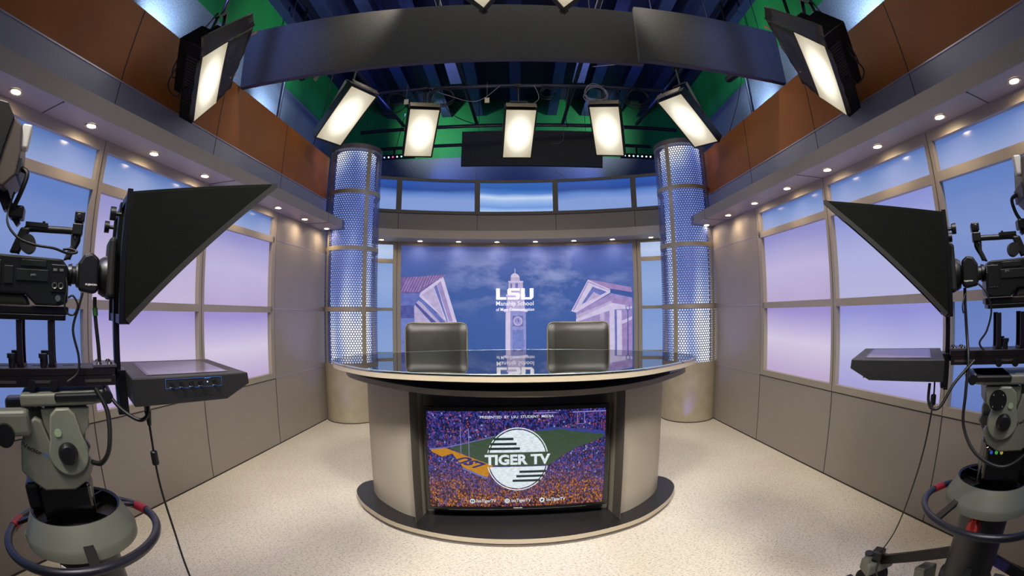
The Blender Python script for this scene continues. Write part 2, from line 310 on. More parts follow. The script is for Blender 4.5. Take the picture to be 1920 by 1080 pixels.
# ------------------------------------------------------------------ side set walls
def W(s, y, z, off=0.0):
    return (s * (2.5727 - 0.0178 * y - off), y, z)
def wbox(mb, s, y0, y1, z0, z1, o0, o1):
    return mb.hexa([W(s, y0, z0, o0), W(s, y1, z0, o0), W(s, y1, z0, o1), W(s, y0, z0, o1), W(s, y0, z1, o0), W(s, y1, z1, o0), W(s, y1, z1, o1), W(s, y0, z1, o1)])
YS = [5.29, 4.10, 2.92, 1.75, 0.585, -0.58, -1.75]
wn = [0]; tn = [0]
for s, side in ((-1, 'left'), (1, 'right')):
    # lower panels and end panels with routed seams
    wall = MB(); yE = -1.75
    wbox(wall, s, yE, 5.34, 0.0, 0.705, -0.10, 0.0)
    wbox(wall, s, 4.10, 5.34, 0.705, 2.44, -0.10, 0.0)
    wo = wall.build('wall_' + side, PANEL, smooth=0); struct(wo, 'taupe laminate lower wall panels on the %s side of the set' % side, 'wall')
    g = MB()
    for y in YS[1:-1]: wbox(g, s, y - 0.004, y + 0.004, 0.0, 0.70, -0.01, 0.0015)
    wbox(g, s, yE, 4.10, 0.700, 0.709, -0.01, 0.0015)
    wbox(g, s, 4.096, 4.104, 0.70, 2.44, -0.01, 0.0015)
    wbox(g, s, yE, 5.29, 0.0, 0.012, -0.01, 0.0018)
    g.build('seam', GROOVE, wo, smooth=0)
    g = MB()
    for z in (0.71, 1.428, 2.14): wbox(g, s, 4.104, 5.29, z - 0.003, z + 0.003, -0.01, 0.0018)
    g.build('bright_seam', EDGE, wo, smooth=0)
    # grid of frames round the light boxes
    fr = MB()
    wbox(fr, s, yE, 4.096, 0.709, 0.765, -0.08, 0.004)
    wbox(fr, s, yE, 4.096, 2.366, 2.437, -0.08, 0.004)
    for z0, z1 in ((1.389, 1.449), (2.108, 2.168)):
        for a, b in zip(YS[1:-1], YS[2:]): wbox(fr, s, b + 0.035, a - 0.035, z0, z1, -0.08, 0.0035)
    wbox(fr, s, 4.03, 4.096, 0.765, 2.366, -0.08, 0.0035)
    for y in YS[2:-1]: wbox(fr, s, y - 0.035, y + 0.035, 0.765, 2.366, -0.08, 0.0035)
    tn[0] += 1
    fo = fr.build('trim_%d' % tn[0], FRAME, smooth=0); struct(fo, 'champagne metal grid around the %s light boxes' % side, 'trim')
    g = MB()
    for y in YS[2:-1]: wbox(g, s, y - 0.002, y + 0.002, 0.71, 2.43, 0.0, 0.0050)
    g.build('joint', GROOVE, fo, smooth=0)
    # light boxes
    for ci, (a, b) in enumerate(zip(YS[1:-1], YS[2:])):
        y1 = a - 0.068 if ci == 0 else a - 0.035; y0 = b + 0.035
        for ri, (z0, z1) in enumerate(((0.765, 1.389), (1.449, 2.108), (2.168, 2.366))):
            if ri == 2: cols = ((84, 116, 178), (120, 146, 198), (146, 162, 206))
            elif ci == 0: cols = ((146, 144, 204), (190, 180, 214), (182, 166, 204)) if ri == 1 else ((156, 142, 202), (212, 200, 222), (188, 168, 206))
            elif ci == 1: cols = ((150, 148, 204), (186, 176, 210), (194, 180, 212)) if ri == 1 else ((156, 144, 204), (200, 188, 216), (178, 160, 206))
            else: cols = ((96, 128, 194), (122, 146, 202), (110, 136, 198)) if ri == 1 else ((98, 124, 188), (108, 132, 196), (94, 120, 186))
            if s > 0 and ci == 1 and ri < 2: cols = tuple((int(c[0] * 0.93), c[1], min(255, c[2] + 8)) for c in cols)
            wn[0] += 1
            mt = window_mat('lightbox_%d' % wn[0], *cols, 0.93, seed=wn[0] * 1.7)
            mb = wbox(MB(), s, y0, y1, z0, z1, -0.075, -0.04)
            o = mb.build('window_%d' % wn[0], mt, smooth=0)
            nm = ('bottom', 'middle', 'top')[ri]
            struct(o, 'backlit frosted %s pane, %s row of the %s set wall, %s bay from the column' % (('blue' if ci > 1 or ri == 2 else 'lavender'), nm, side, ('first', 'second', 'third', 'fourth', 'fifth')[ci]), 'window')
    # soffit
    so = MB()
    def soff(y): return 0.245 + 0.012 * max(0, y)
    def sp(y, z, o): return W(s, y, z, o)
    ya, yb = yE, 5.23
    so.hexa([sp(ya, 2.437, -0.05), sp(yb, 2.437, -0.05), sp(yb, 2.437, soff(yb)), sp(ya, 2.437, soff(0)), sp(ya, 2.553, -0.05), sp(yb, 2.553, -0.05), sp(yb, 2.553, soff(yb)), sp(ya, 2.553, soff(0))])
    tn[0] += 1
    sf = so.build('trim_%d' % tn[0], PANELD, smooth=0, bevel=0.002); struct(sf, 'taupe soffit box with downlights along the %s wall' % side, 'trim')
    g = MB()
    for y in (4.75, 2.92, 1.2, -0.5):
        g.hexa([sp(y - .003, 2.43, soff(y) + .0), sp(y + .003, 2.43, soff(y) + .0), sp(y + .003, 2.43, soff(y) + .002), sp(y - .003, 2.43, soff(y) + .002), sp(y - .003, 2.555, soff(y)), sp(y + .003, 2.555, soff(y)), sp(y + .003, 2.555, soff(y) + .002), sp(y - .003, 2.555, soff(y) + .002)])
        g.hexa([sp(y - .003, 2.4345, 0.0), sp(y + .003, 2.4345, 0.0), sp(y + .003, 2.4345, soff(y)), sp(y - .003, 2.4345, soff(y)), sp(y - .003, 2.44, 0.0), sp(y + .003, 2.44, 0.0), sp(y + .003, 2.44, soff(y)), sp(y - .003, 2.44, soff(y))])
    g.build('seam', GROOVE, sf, smooth=0)
    # grey band and orange panels above the soffit
    ub = wbox(MB(), s, yE, 5.29, 2.45, 2.852, -0.10, 0.0)
    tn[0] += 1
    uo = ub.build('trim_%d' % tn[0], BAND, smooth=0); struct(uo, 'dark grey band above the %s soffit' % side, 'trim')
    g = MB()
    for y in YS[1:-1]: wbox(g, s, y - 0.003, y + 0.003, 2.55, 2.85, -0.01, 0.0015)
    g.build('seam', GROOVE, uo, smooth=0)
    wbox(MB(), s, yE, 5.29, 2.850, 2.860, -0.02, 0.006).build('bright_edge', EDGE, uo, smooth=0)
    op = wbox(MB(), s, yE, 5.29, 2.860, 3.44, -0.06, 0.0)
    tn[0] += 1
    oo = op.build('trim_%d' % tn[0], ORANGE, smooth=0); struct(oo, 'burnt orange panels at the top of the %s set wall' % side, 'trim')
    g = MB()
    for y in YS[1:-1]: wbox(g, s, y - 0.004, y + 0.004, 2.86, 3.441, -0.01, 0.0015)
    g.build('seam', GROOVE, oo, smooth=0)

# ------------------------------------------------------------------ curved back set wall, arc of radius 4.5 about (0, 1.95)
AC = (0.0, 1.95); AR = 4.5
def AP(a, z, r=AR):   # a in degrees from straight ahead
    t = math.radians(a); return (AC[0] + r * math.sin(t), AC[1] + r * math.cos(t), z)
def abox(mb, a0, a1, z0, z1, r0, r1, n=None):
    n = n or max(1, int(abs(a1 - a0) / 1.5 + 0.5))
    vs = []; fs = []
    for i in range(n + 1):
        a = a0 + (a1 - a0) * i / n
        vs += [AP(a, z0, r0), AP(a, z0, r1), AP(a, z1, r1), AP(a, z1, r0)]
    for i in range(n):
        k = i * 4; j = k + 4
        fs += [(k, k + 1, j + 1, j), (k + 1, k + 2, j + 2, j + 1), (k + 2, k + 3, j + 3, j + 2), (k + 3, k, j, j + 3)]
    fs += [(0, 1, 2, 3), (n * 4, n * 4 + 3, n * 4 + 2, n * 4 + 1)]
    return mb.add(vs, fs)
AE = 30.0
bw = MB()
abox(bw, -AE, AE, 2.44, 2.835, 4.5, 4.58)
abox(bw, -AE, AE, 0.0, 0.50, 4.5, 4.58)
bwo = bw.build('wall_set_back', PANELD, smooth=30); struct(bwo, 'curved taupe header over the printed backdrop', 'wall')
g = MB()
for a in (-22.2, -7.4, 7.4, 22.2): abox(g, a - 0.04, a + 0.04, 2.5, 2.835, 4.497, 4.51)
abox(g, -AE, AE, 2.826, 2.832, 4.497, 4.51)
g.build('seam', GROOVE, bwo, smooth=0)
# upper windows
fr = MB()
abox(fr, -AE, AE, 2.835, 2.88, 4.495, 4.58); abox(fr, -AE, AE, 3.33, 3.37, 4.495, 4.58)
for a in (-22.2, -7.4, 7.4, 22.2): abox(fr, a - 0.5, a + 0.5, 2.86, 3.35, 4.4955, 4.575)
tn[0] += 1
struct(fr.build('trim_%d' % tn[0], M('back_frame', (112, 104, 96), 0.45, 0.1), smooth=30), 'frame of the upper window band above the backdrop', 'trim')
def upper_mat(name, k):
    t = NT(name); tc = t.n('ShaderNodeTexCoord'); sp = t.n('ShaderNodeSeparateXYZ'); t.link(tc.outputs['Object'], sp.inputs[0])
    nz = t.noise(t.coord('Object', (0.8, 0.8, 3.0)), 1.1, 2)
    z = t.math('DIVIDE', t.math('SUBTRACT', sp.outputs[2], 2.88), 0.45)
    z = t.math('ADD', z, t.math('MULTIPLY', t.math('SUBTRACT', nz.outputs[0], 0.5), 0.25))
    col = t.ramp(z, [(0.0, rgb(130, 158, 214)), (0.35, rgb(132, 156, 216)), (0.55, rgb(96, 134, 204)), (0.72, rgb(38, 72, 150)), (1.0, rgb(40, 84, 168))] if k != 2 else
                 [(0.0, rgb(170, 200, 244)), (0.15, rgb(112, 152, 222)), (0.4, rgb(158, 188, 236)), (0.52, rgb(196, 216, 248)), (0.66, rgb(80, 130, 205)), (0.8, rgb(40, 92, 172)), (1.0, rgb(48, 100, 182))])
    t.bsdf(rgb(40, 45, 70), 0.25, 0, 0.5, col, 0.95); return t.m
for k, (a0, a1) in enumerate(((-AE, -22.7), (-21.7, -7.9), (-6.9, 6.9), (7.9, 21.7), (22.7, AE))):
    wn[0] += 1
    o = abox(MB(), a0, a1, 2.88, 3.33, 4.52, 4.55).build('window_%d' % wn[0], upper_mat('upper_window_%d' % k, k), smooth=30)
    struct(o, 'blue lit upper window above the backdrop, %s of five' % ('leftmost', 'second', 'middle', 'fourth', 'rightmost')[k], 'window')
# soffit over the backdrop
tn[0] += 1
so = abox(MB(), -AE, AE, 2.40, 2.515, 4.09, 4.52).build('trim_%d' % tn[0], FRAME, smooth=30); struct(so, 'curved taupe soffit with downlights over the backdrop', 'trim')
# frames beside the backdrop
fr = MB()
for sg in (-1, 1):
    abox(fr, sg * 21.55, sg * 23.0, 0.5, 2.40, 4.47, 4.55, 1)
    for z0, z1 in ((0.5, 0.84), (1.419, 1.464), (2.094, 2.154), (2.36, 2.40)): abox(fr, sg * 23.0, sg * AE, z0, z1, 4.49, 4.55)
abox(fr, -21.55, 21.55, 2.352, 2.40, 4.47, 4.55)
abox(fr, -21.55, 21.55, 0.5, 0.58, 4.47, 4.55)
tn[0] += 1
fo = struct(fr.build('trim_%d' % tn[0], FRAME, smooth=30), 'champagne frame around the printed backdrop and side panes', 'trim')
g = MB()
for sg in (-1, 1): abox(g, sg * 22.28, sg * 22.36, 0.5, 2.40, 4.468, 4.50, 1)
g.build('joint', GROOVE, fo, smooth=0)
for sg in (-1, 1):
    for ri, (z0, z1) in enumerate(((0.84, 1.419), (1.464, 2.094), (2.154, 2.36))):
        wn[0] += 1
        cols = (((120, 150, 206), (128, 156, 208), (130, 158, 208)), ((132, 160, 210), (142, 168, 214), (130, 158, 210)), ((170, 192, 228), (182, 200, 232), (170, 192, 230)))[ri]
        o = abox(MB(), sg * 23.0, sg * AE, z0, z1, 4.51, 4.54).build('window_%d' % wn[0], window_mat('side_pane_%d' % wn[0], *cols, 0.95, seed=wn[0]), smooth=30)
        struct(o, 'pale blue lit %s pane between the backdrop and the %s column' % (('lower', 'middle', 'upper')[ri], 'left' if sg < 0 else 'right'), 'window')

# ------------------------------------------------------------------ printed backdrop
def sky_mat():
    t = NT('backdrop_print_sky'); tc = t.n('ShaderNodeTexCoord'); sp = t.n('ShaderNodeSeparateXYZ'); t.link(tc.outputs['Object'], sp.inputs[0])
    z = t.math('DIVIDE', t.math('SUBTRACT', sp.outputs[2], 0.6), 1.75)
    base = t.ramp(z, [(0.0, rgb(58, 88, 156)), (0.35, rgb(56, 90, 160)), (0.7, rgb(56, 88, 160)), (1.0, rgb(86, 104, 180))])
    v = t.coord('Object', (0.9, 0.9, 1.7)); nz = t.noise(v, 1.7, 7, 0.56, 0.1)
    bandm = t.ramp(z, [(0.36, (0, 0, 0, 1)), (0.58, (0.8, 0.8, 0.8, 1)), (0.80, (1, 1, 1, 1)), (1.0, (0.25, 0.25, 0.25, 1))])
    xm = t.ramp(t.math('ADD', t.math('MULTIPLY', sp.outputs[0], 0.3), 0.5), [(0.1, (0.15, 0.15, 0.15, 1)), (0.45, (1, 1, 1, 1)), (0.8, (0.9, 0.9, 0.9, 1)), (1.0, (0.5, 0.5, 0.5, 1))])
    cl = t.ramp(nz.outputs[0], [(0.46, (0, 0, 0, 1)), (0.62, (1, 1, 1, 1))])
    f = t.math('MULTIPLY', t.math('MULTIPLY', cl, bandm), xm)
    col = t.mix(t.math('MULTIPLY', f, 0.8), base, rgb(146, 160, 212))
    t.bsdf(col, 0.45, 0, 0.3, col, 0.42); return t.m  # emission added, so the print glows by itself
bk = abox(MB(), -21.55, 21.55, 0.58, 2.352, 4.485, 4.50, 60).build('printed_backdrop', sky_mat(), smooth=30)
tag(bk, 'large curved backdrop print of blue cloudy sky, campus buildings and clock tower', 'backdrop')
def PM(name, c, e=0.42):
    if name in MATS: return MATS[name]
    t = NT(name); nz = t.noise(t.coord('Object'), 14, 4)
    c0 = rgb(*[max(0, x - 10) for x in c]); c1 = rgb(*[min(255, x + 8) for x in c])
    col = t.ramp(nz.outputs[0], [(0.3, c0), (0.7, c1)]); t.bsdf(col, 0.45, 0, 0.3, col, e); MATS[name] = t.m; return t.m  # printed shapes glow too, emission added to their colour
PC = {'bl1': (98, 112, 184), 'bl2': (78, 86, 156), 'bl3': (108, 126, 196), 'cream': (178, 170, 208), 'roof': (112, 92, 152), 'white': (200, 194, 228), 'mau': (152, 138, 194), 'tile': (150, 128, 182), 'tow': (138, 142, 202), 'roof2': (154, 132, 186)}
def arc_map(off):
    def f(s_, z):
        a = s_ / AR; r = 4.485 - off
        return (r * math.sin(a), AC[1] + r * math.cos(a), z)
    return f
def split_x(P, step=0.12):
    """clip a polygon into vertical strips so it follows the curve"""
    xs = [p[0] for p in P]; a, b = min(xs), max(xs); out = []
    n = max(1, int((b - a) / step + 0.99))
    if n == 1: return [P]
    from mathutils.geometry import tessellate_polygon
    tris = [[P[i] for i in t] for t in tessellate_polygon([[Vector((p[0], p[1], 0)) for p in P]])]
    def clip(Q, x, keep):
        R = []
        for i in range(len(Q)):
            p, q = Q[i], Q[(i + 1) % len(Q)]
            ip = (p[0] >= x) if keep > 0 else (p[0] <= x); iq = (q[0] >= x) if keep > 0 else (q[0] <= x)
            if ip: R.append(p)
            if ip != iq:
                t = (x - p[0]) / (q[0] - p[0]); R.append((x, p[1] + t * (q[1] - p[1])))
        return R
    for T in tris:
        for k in range(n):
            x0 = a + (b - a) * k / n; x1 = a + (b - a) * (k + 1) / n
            Q = clip(clip(T, x0, 1), x1, -1) if True else T
            if len(Q) >= 3: out.append(Q)
    return out
groups = {}
for col, lay, pts in BD:
    pts = [(max(-1.69, min(1.69, x)), max(0.585, z)) for x, z in pts]
    groups.setdefault((col, lay), []).extend(split_x(pts))
names = {'bl1': 'printed_shadow', 'bl2': 'printed_dark_detail', 'bl3': 'printed_lower_wall', 'cream': 'printed_stucco', 'roof': 'printed_tile_roof', 'white': 'printed_cornice', 'mau': 'printed_facade', 'tile': 'printed_roof_tile', 'tow': 'printed_tower_face', 'roof2': 'printed_brickwork'}
for (col, lay), polys in sorted(groups.items(), key=lambda k: k[0][1]):
    pts = []; fs = []
    for Q in polys:
        o = len(pts); pts += [tuple(p) for p in Q]
        fs.append(tuple(range(o, o + len(Q))))
    flat_build(names[col], PM('print_' + col, PC[col]), pts, fs, arc_map(0.0012 * lay + 0.0005), bk)
LW = PM('print_logo_white', (240, 240, 250), 0.55)
pts, fs = poly_faces(LSU_PTS())
pts = [(-0.308 + x / 3.15 * 0.545, 1.578 + y * 0.163) for x, y in pts]
flat_build('logo_lettering', LW, pts, fs, arc_map(0.011), bk)
p2, f2 = text_fit('Manship School', -0.308, 0.236, 1.472, 1.555, 0.004); flat_build('school_name_lettering', LW, p2, f2, arc_map(0.011), bk)
p2, f2 = text_fit('of Mass Communication', -0.308, 0.246, 1.412, 1.460, 0.006); flat_build('school_name_lettering', LW, p2, f2, arc_map(0.011), bk)

# ------------------------------------------------------------------ downlights
DLE = E('downlight_glow', (255, 226, 180), 26.0)
DLR = M('downlight_ring', (190, 180, 165), 0.3, 0.6)
def downlight(loc, label, group, aim=None, power=9):
    r = empty('downlight', loc, 0, label, 'light', group)
    MB().lathe([(0.030, -0.001), (0.045, -0.004), (0.047, 0.0), (0.045, 0.002)], n=24).build('trim_ring', DLR, r)
    MB().lathe([(0.0, -0.0015), (0.031, -0.0015)], n=24).build('lamp', DLE, r)
    ld = bpy.data.lights.new('downlight_beam', 'SPOT'); ld.energy = power; ld.color = (1.0, 0.78, 0.52); ld.spot_size = math.radians(165); ld.spot_blend = 1.0; ld.shadow_soft_size = 0.03
    lo = bpy.data.objects.new('downlight_beam', ld); COL.objects.link(lo); lo.parent = r; lo.location = (0, 0, -0.012)
    return r
ORD = ['first', 'second', 'third', 'fourth', 'fifth', 'sixth', 'seventh', 'eighth']
for s, side in ((-1, 'left'), (1, 'right')):
    for k in range(8):
        y = 0.93 + 0.595 * k
        p = W(s, y, 2.434, 0.12)
        downlight(p, 'small round recessed downlight in the %s wall soffit, %s from the perforated column' % (side, ORD[7 - k]), 'downlights in the %s soffit' % side)
for k in range(8):
    a = math.degrees((k - 3.5) * 0.555 / 4.38) + (-0.1)
    p = AP(a, 2.397, 4.33)
    downlight(p, 'small round recessed downlight in the curved soffit over the backdrop, %s from the left' % ORD[k], 'downlights over the backdrop', power=4)

# ------------------------------------------------------------------ perforated columns
def perf_mat():
    t = NT('perforated_metal'); tc = t.n('ShaderNodeTexCoord'); sp = t.n('ShaderNodeSeparateXYZ'); t.link(tc.outputs['Object'], sp.inputs[0])
    ang = t.math('ARCTAN2', sp.outputs[1], sp.outputs[0])
    P = 2 * PI * 0.352 / 66
    u = t.math('MULTIPLY', ang, 66 / (2 * PI)); v = t.math('DIVIDE', sp.outputs[2], P * math.sqrt(3))
    def dist(ou, ov):
        fu = t.math('SUBTRACT', t.math('FRACT', t.math('ADD', u, 100 + ou)), 0.5)
        fv = t.math('MULTIPLY', t.math('SUBTRACT', t.math('FRACT', t.math('ADD', v, 100 + ov)), 0.5), math.sqrt(3))
        return t.math('SQRT', t.math('ADD', t.math('MULTIPLY', fu, fu), t.math('MULTIPLY', fv, fv)))
    dd = t.math('MINIMUM', dist(0, 0), dist(0.5, 0.5))
    hole = t.math('LESS_THAN', dd, 0.36)
    b = t.bsdf(rgb(104, 110, 158), 0.4, 0.3, 0.5)
    tr = t.n('ShaderNodeBsdfTransparent'); mx = t.n('ShaderNodeMixShader'); t.link(hole, mx.inputs[0]); t.link(b.outputs[0], mx.inputs[1]); t.link(tr.outputs[0], mx.inputs[2])
    t.link(mx.outputs[0], t.out.inputs[0]); return t.m
def core_mat():
    t = NT('column_inner_glow'); tc = t.n('ShaderNodeTexCoord'); sp = t.n('ShaderNodeSeparateXYZ'); t.link(tc.outputs['Object'], sp.inputs[0])
    z = t.math('DIVIDE', sp.outputs[2], 3.6)
    f = t.ramp(z, [(0.2, (0.9, 0.9, 0.9, 1)), (0.32, (1.0, 1.0, 1.0, 1)), (0.42, (0.75, 0.75, 0.75, 1)), (0.55, (0.45, 0.45, 0.45, 1)), (0.64, (0.55, 0.55, 0.55, 1)), (0.76, (0.3, 0.3, 0.3, 1)), (0.88, (0.4, 0.4, 0.4, 1)), (0.975, (1, 1, 1, 1))])
    nz = t.noise(t.coord('Object', (2.2, 2.2, 0.35)), 1.6, 1)
    g = t.math('MULTIPLY', f, t.ramp(nz.outputs[0], [(0.35, (0.35, 0.35, 0.35, 1)), (0.62, (1, 1, 1, 1))]))
    col = t.ramp(g, [(0.0, rgb(70, 90, 170)), (0.3, rgb(120, 145, 215)), (0.55, rgb(190, 208, 245)), (0.85, rgb(255, 255, 255))])
    e = t.n('ShaderNodeEmission'); t.link(col, e.inputs[0]); t.set(e.inputs[1], 1.15); t.link(e.outputs[0], t.out.inputs[0]); return t.m
PERF = perf_mat(); CORE = core_mat()
DRUM = M('column_cream', (158, 148, 128), 0.45, 0.1)
for s, side in ((-1, 'left'), (1, 'right')):
    cx = -2.165 if s < 0 else 2.205; cy = 5.50 if s < 0 else 5.42
    c = empty('perforated_column', (cx, cy, 0), 0, 'tall round column of blue lit perforated metal standing left of the backdrop' if s < 0 else 'tall round column of blue lit perforated metal standing right of the backdrop', 'column')
    R_ = 0.352
    MB().lathe([(0, 0), (R_ + .002, 0), (R_ + .002, 0.70), (R_ - .03, 0.70)], n=64).build('base_drum', DRUM, c)
    MB().lathe([(R_ + .0005, 0.0), (R_ + .004, 0.0), (R_ + .004, 0.012), (R_, 0.012)], n=64).build('base_dark_ring', GROOVE, c)  # thin dark ring round the foot of the drum
    MB().lathe([(0.27, 0.70), (0.27, 3.50)], n=48).build('inner_diffuser', CORE, c)
    MB().lathe([(0, 3.575), (R_ + .004, 3.575), (R_ + .004, 3.51), (R_ - .02, 3.51)], n=64).build('cap', M('column_cap', (100, 92, 96), 0.5), c)
    zs = [0.727, 1.437, 2.2, 2.93, 3.51]
    for z in zs[:-1]:
        MB().lathe([(R_ - .01, z - .027), (R_ + .004, z - .027), (R_ + .004, z + .027), (R_ - .01, z + .027)], n=64).build('band', DRUM, c)
    # vertical strips: direction to the viewer turned 28 degrees toward the room centre, then every 90
    base = math.atan2(-cy, -cx) + (math.radians(28) if s < 0 else -math.radians(28))
    st_ang = [base + k * PI / 2 for k in range(4)]
    for a in st_ang:
        MB().lathe([(R_ - .008, 0.72), (R_ + .003, 0.72), (R_ + .003, 3.52), (R_ - .008, 3.52)], n=4, a0=a - 0.085, a1=a + 0.085).build('vertical_strip', DRUM, c)
        for z0, z1 in zip(zs[:-1], zs[1:]):
            MB().lathe([(R_, z0 + 0.02), (R_, z1 - 0.02)], n=24, a0=a + 0.08, a1=a + PI / 2 - 0.08).build('perforated_panel', PERF, c)
# ------------------------------------------------------------------ anchor desk
DESKP = M('desk_taupe', (150, 142, 126), 0.42, 0.1, 0.03, 4)
DESKE = M('desk_edge', (172, 160, 138), 0.4, 0.1, 0.03, 6)
DESKB = M('desk_black_laminate', (30, 29, 30), 0.38, 0.0, 0.2, 30)
desk = empty('anchor_desk', (0, 2.9, 0), 0, 'curved taupe news desk with glossy black glass top and a screen recess', 'desk')
def DB(mb, name, mat, **k):   # build in world numbers, then parent
    mb.v = [(x, y - 2.9, z) for x, y, z in mb.v]
    return mb.build(name, mat, desk, **k)
PLH = [(0.0, 2.378), (0.40, 2.42), (0.77, 2.552), (1.03, 2.765), (1.16, 2.95), (1.205, 3.10), (1.17, 3.24), (1.02, 3.30), (0.6, 3.31)]
def oval(half, dx=0.0, rot=0.0):
    pts = [(x, y) for x, y in half] + [(-x, y) for x, y in reversed(half[1:])]
    sm = [(p.x, p.y) for p in cat_rom([(x, y, 0) for x, y in pts], 6, True)]
    c, s_ = math.cos(rot), math.sin(rot)
    return [(dx + x * c - (y - 2.9) * s_, 2.9 + x * s_ + (y - 2.9) * c) for x, y in sm]
def inset(pts, d):
    cx = sum(p[0] for p in pts) / len(pts); cy = 2.95; out = []
    n = len(pts)
    for i in range(n):
        a, b = pts[i - 1], pts[(i + 1) % n]; tx, ty = b[0] - a[0], b[1] - a[1]; l = math.hypot(tx, ty) or 1
        out.append((pts[i][0] - ty / l * d, pts[i][1] + tx / l * d))
    return out
RT = math.radians(1.6)
plo = oval(PLH, -0.01, RT)
DB(MB().outline(inset(plo, 0.012), 0.0, 0.030), 'kick_plate', M('desk_kick', (104, 98, 90), 0.5), smooth=30)
DB(MB().outline(plo, 0.030, 0.060), 'plinth', DESKE, smooth=30)
DB(MB().outline(inset(plo, 0.004), 0.0601, 0.0625), 'plinth_top', DESKB, smooth=30)
# body shell with recess: outline follows the plinth, 13 cm in
body = inset(plo, 0.135)
def rotp(x, y):
    c, s_ = math.cos(RT), math.sin(RT); return (-0.01 + x * c - (y - 2.9) * s_, 2.9 + x * s_ + (y - 2.9) * c)
RX = 0.645
def shell(sign):
    # points of the body outline on one side, from recess corner round the end to the rear
    seg = [p for p in body if sign * (p[0] + 0.01) > RX and p[1] < 3.27 + (0.02 if sign > 0 else -0.02)]
    seg.sort(key=lambda p: math.atan2(p[1] - 2.95, sign * p[0]))
    front = rotp(sign * RX, 2.565)
    return [front] + seg
for sg in (-1, 1):
    seg = shell(sg); inner = [rotp(sg * 0.60, 2.76)]
    rear = [rotp(sg * 0.60, 3.24)]
    poly = seg + rear + inner
    # flat panel facing + shell
    DB(MB().outline(poly, 0.0625, 0.955), 'side_panel', DESKP, smooth=30)
    a, b = rotp(sg * RX, 2.568), rotp(sg * 0.604, 2.755)
    off = -sg * 0.002
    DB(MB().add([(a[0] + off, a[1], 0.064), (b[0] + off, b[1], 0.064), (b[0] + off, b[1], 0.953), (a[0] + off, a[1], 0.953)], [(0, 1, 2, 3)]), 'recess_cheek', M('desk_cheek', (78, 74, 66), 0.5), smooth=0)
rb0, rb1 = rotp(-0.60, 2.765), rotp(0.60, 2.765)
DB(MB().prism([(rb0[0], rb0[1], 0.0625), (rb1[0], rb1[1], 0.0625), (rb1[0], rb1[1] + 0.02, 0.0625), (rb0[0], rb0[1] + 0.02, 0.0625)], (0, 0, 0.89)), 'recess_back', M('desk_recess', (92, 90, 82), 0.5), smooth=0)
SH = [(-1.232, 3.02), (-1.13, 2.86), (-0.896, 2.637), (-0.497, 2.378), (-0.03, 2.305), (0.40, 2.345), (0.76, 2.53), (1.06, 2.83), (1.18, 2.985), (1.20, 3.05), (1.13, 3.12), (0.8, 3.16), (0, 3.18), (-0.8, 3.16), (-1.16, 3.12), (-1.24, 3.07)]
sho = [(p.x, p.y) for p in cat_rom([(x, y, 0) for x, y in SH], 6, True)]
DB(MB().outline(sho, 0.950, 0.982), 'lower_shelf', M('desk_shelf_edge', (104, 98, 86), 0.45), smooth=30)
DB(MB().outline(inset(sho, 0.004), 0.9821, 0.985), 'shelf_top', M('desk_shelf_top', (14, 15, 24), 0.25), smooth=30)
DB(MB().outline([(x * 0.90 - 0.002, 2.9 + (y - 2.9) * 0.72 + 0.03) for x, y in sho], 0.985, 1.045), 'riser', M('desk_riser', (12, 12, 13), 0.5), smooth=30)
TP = [(-0.03, 2.218), (0.35, 2.233), (0.656, 2.318), (0.948, 2.518), (1.13, 2.70), (1.195, 2.86), (1.15, 3.10), (0.98, 3.34), (0.686, 3.537), (0.35, 3.65), (-0.047, 3.685), (-0.524, 3.60), (-0.9, 3.40), (-1.14, 3.18), (-1.215, 2.92), (-1.175, 2.66), (-0.861, 2.37), (-0.588, 2.275), (-0.3, 2.235)]
tpo = [(p.x, p.y) for p in cat_rom([(x, y, 0) for x, y in TP], 6, True)]
DB(MB().outline(tpo, 1.044, 1.076), 'counter_edge', DESKE, smooth=30)
def glass_mat():
    t = NT('black_glass'); nz = t.noise(t.coord('Object'), 3, 2)
    r = t.math('ADD', t.math('MULTIPLY', nz.outputs[0], 0.01), 0.015)
    b = t.bsdf(rgb(9, 10, 12), r, 0.0, 0.5); b.inputs['IOR'].default_value = 7.5; return t.m
GLASS = glass_mat()
DB(MB().outline(inset(tpo, -0.004), 1.0765, 1.086), 'glass_top', GLASS, smooth=30)

ge = [(x, y - 2.9, 1.0845) for x, y in inset(tpo, -0.0045)]
MB().tube(ge, 0.0026, 6, True).build('polished_glass_edge', M('glass_edge', (150, 168, 172), 0.2, 0.3), desk, smooth=60)
# ------------------------------------------------------------------ television in the recess
T0 = Vector((-0.57, 2.63, 0)); T1 = Vector((0.56, 2.69, 0)); TU = (T1 - T0).normalized(); TCc = (T0 + T1) / 2
tv = empty('television', (TCc.x, TCc.y + 0.0, 0.0626), math.atan2(TU.y, TU.x), 'black flat screen television showing a stadium crowd behind a round white title mark', 'television')
def TVB(mb, name, mat, **k):
    mb.v = [(x, y, z - 0.0626) for x, y, z in mb.v]; return mb.build(name, mat, tv, **k)
TVB(MB().box(-0.569, 0.573, 0.004, 0.045, 0.137, 0.822), 'housing', BLK, smooth=0, bevel=0.004)
bz = MB(); X0, X1, Z0, Z1 = -0.5552, 0.5510, 0.1557, 0.798
bz.box(-0.570, 0.574, -0.006, 0.01, Z1, 0.823); bz.box(-0.570, 0.574, -0.006, 0.01, 0.136, Z0); bz.box(-0.570, X0, -0.006, 0.01, Z0, Z1); bz.box(X1, 0.574, -0.006, 0.01, Z0, Z1)
TVB(bz, 'bezel', BLKG, smooth=0, bevel=0.002)
TVB(MB().box(-0.44, 0.44, -0.011, -0.006, 0.1375, 0.1405), 'chrome_strip', M('chrome', (190, 188, 180), 0.2, 1.0), smooth=0)
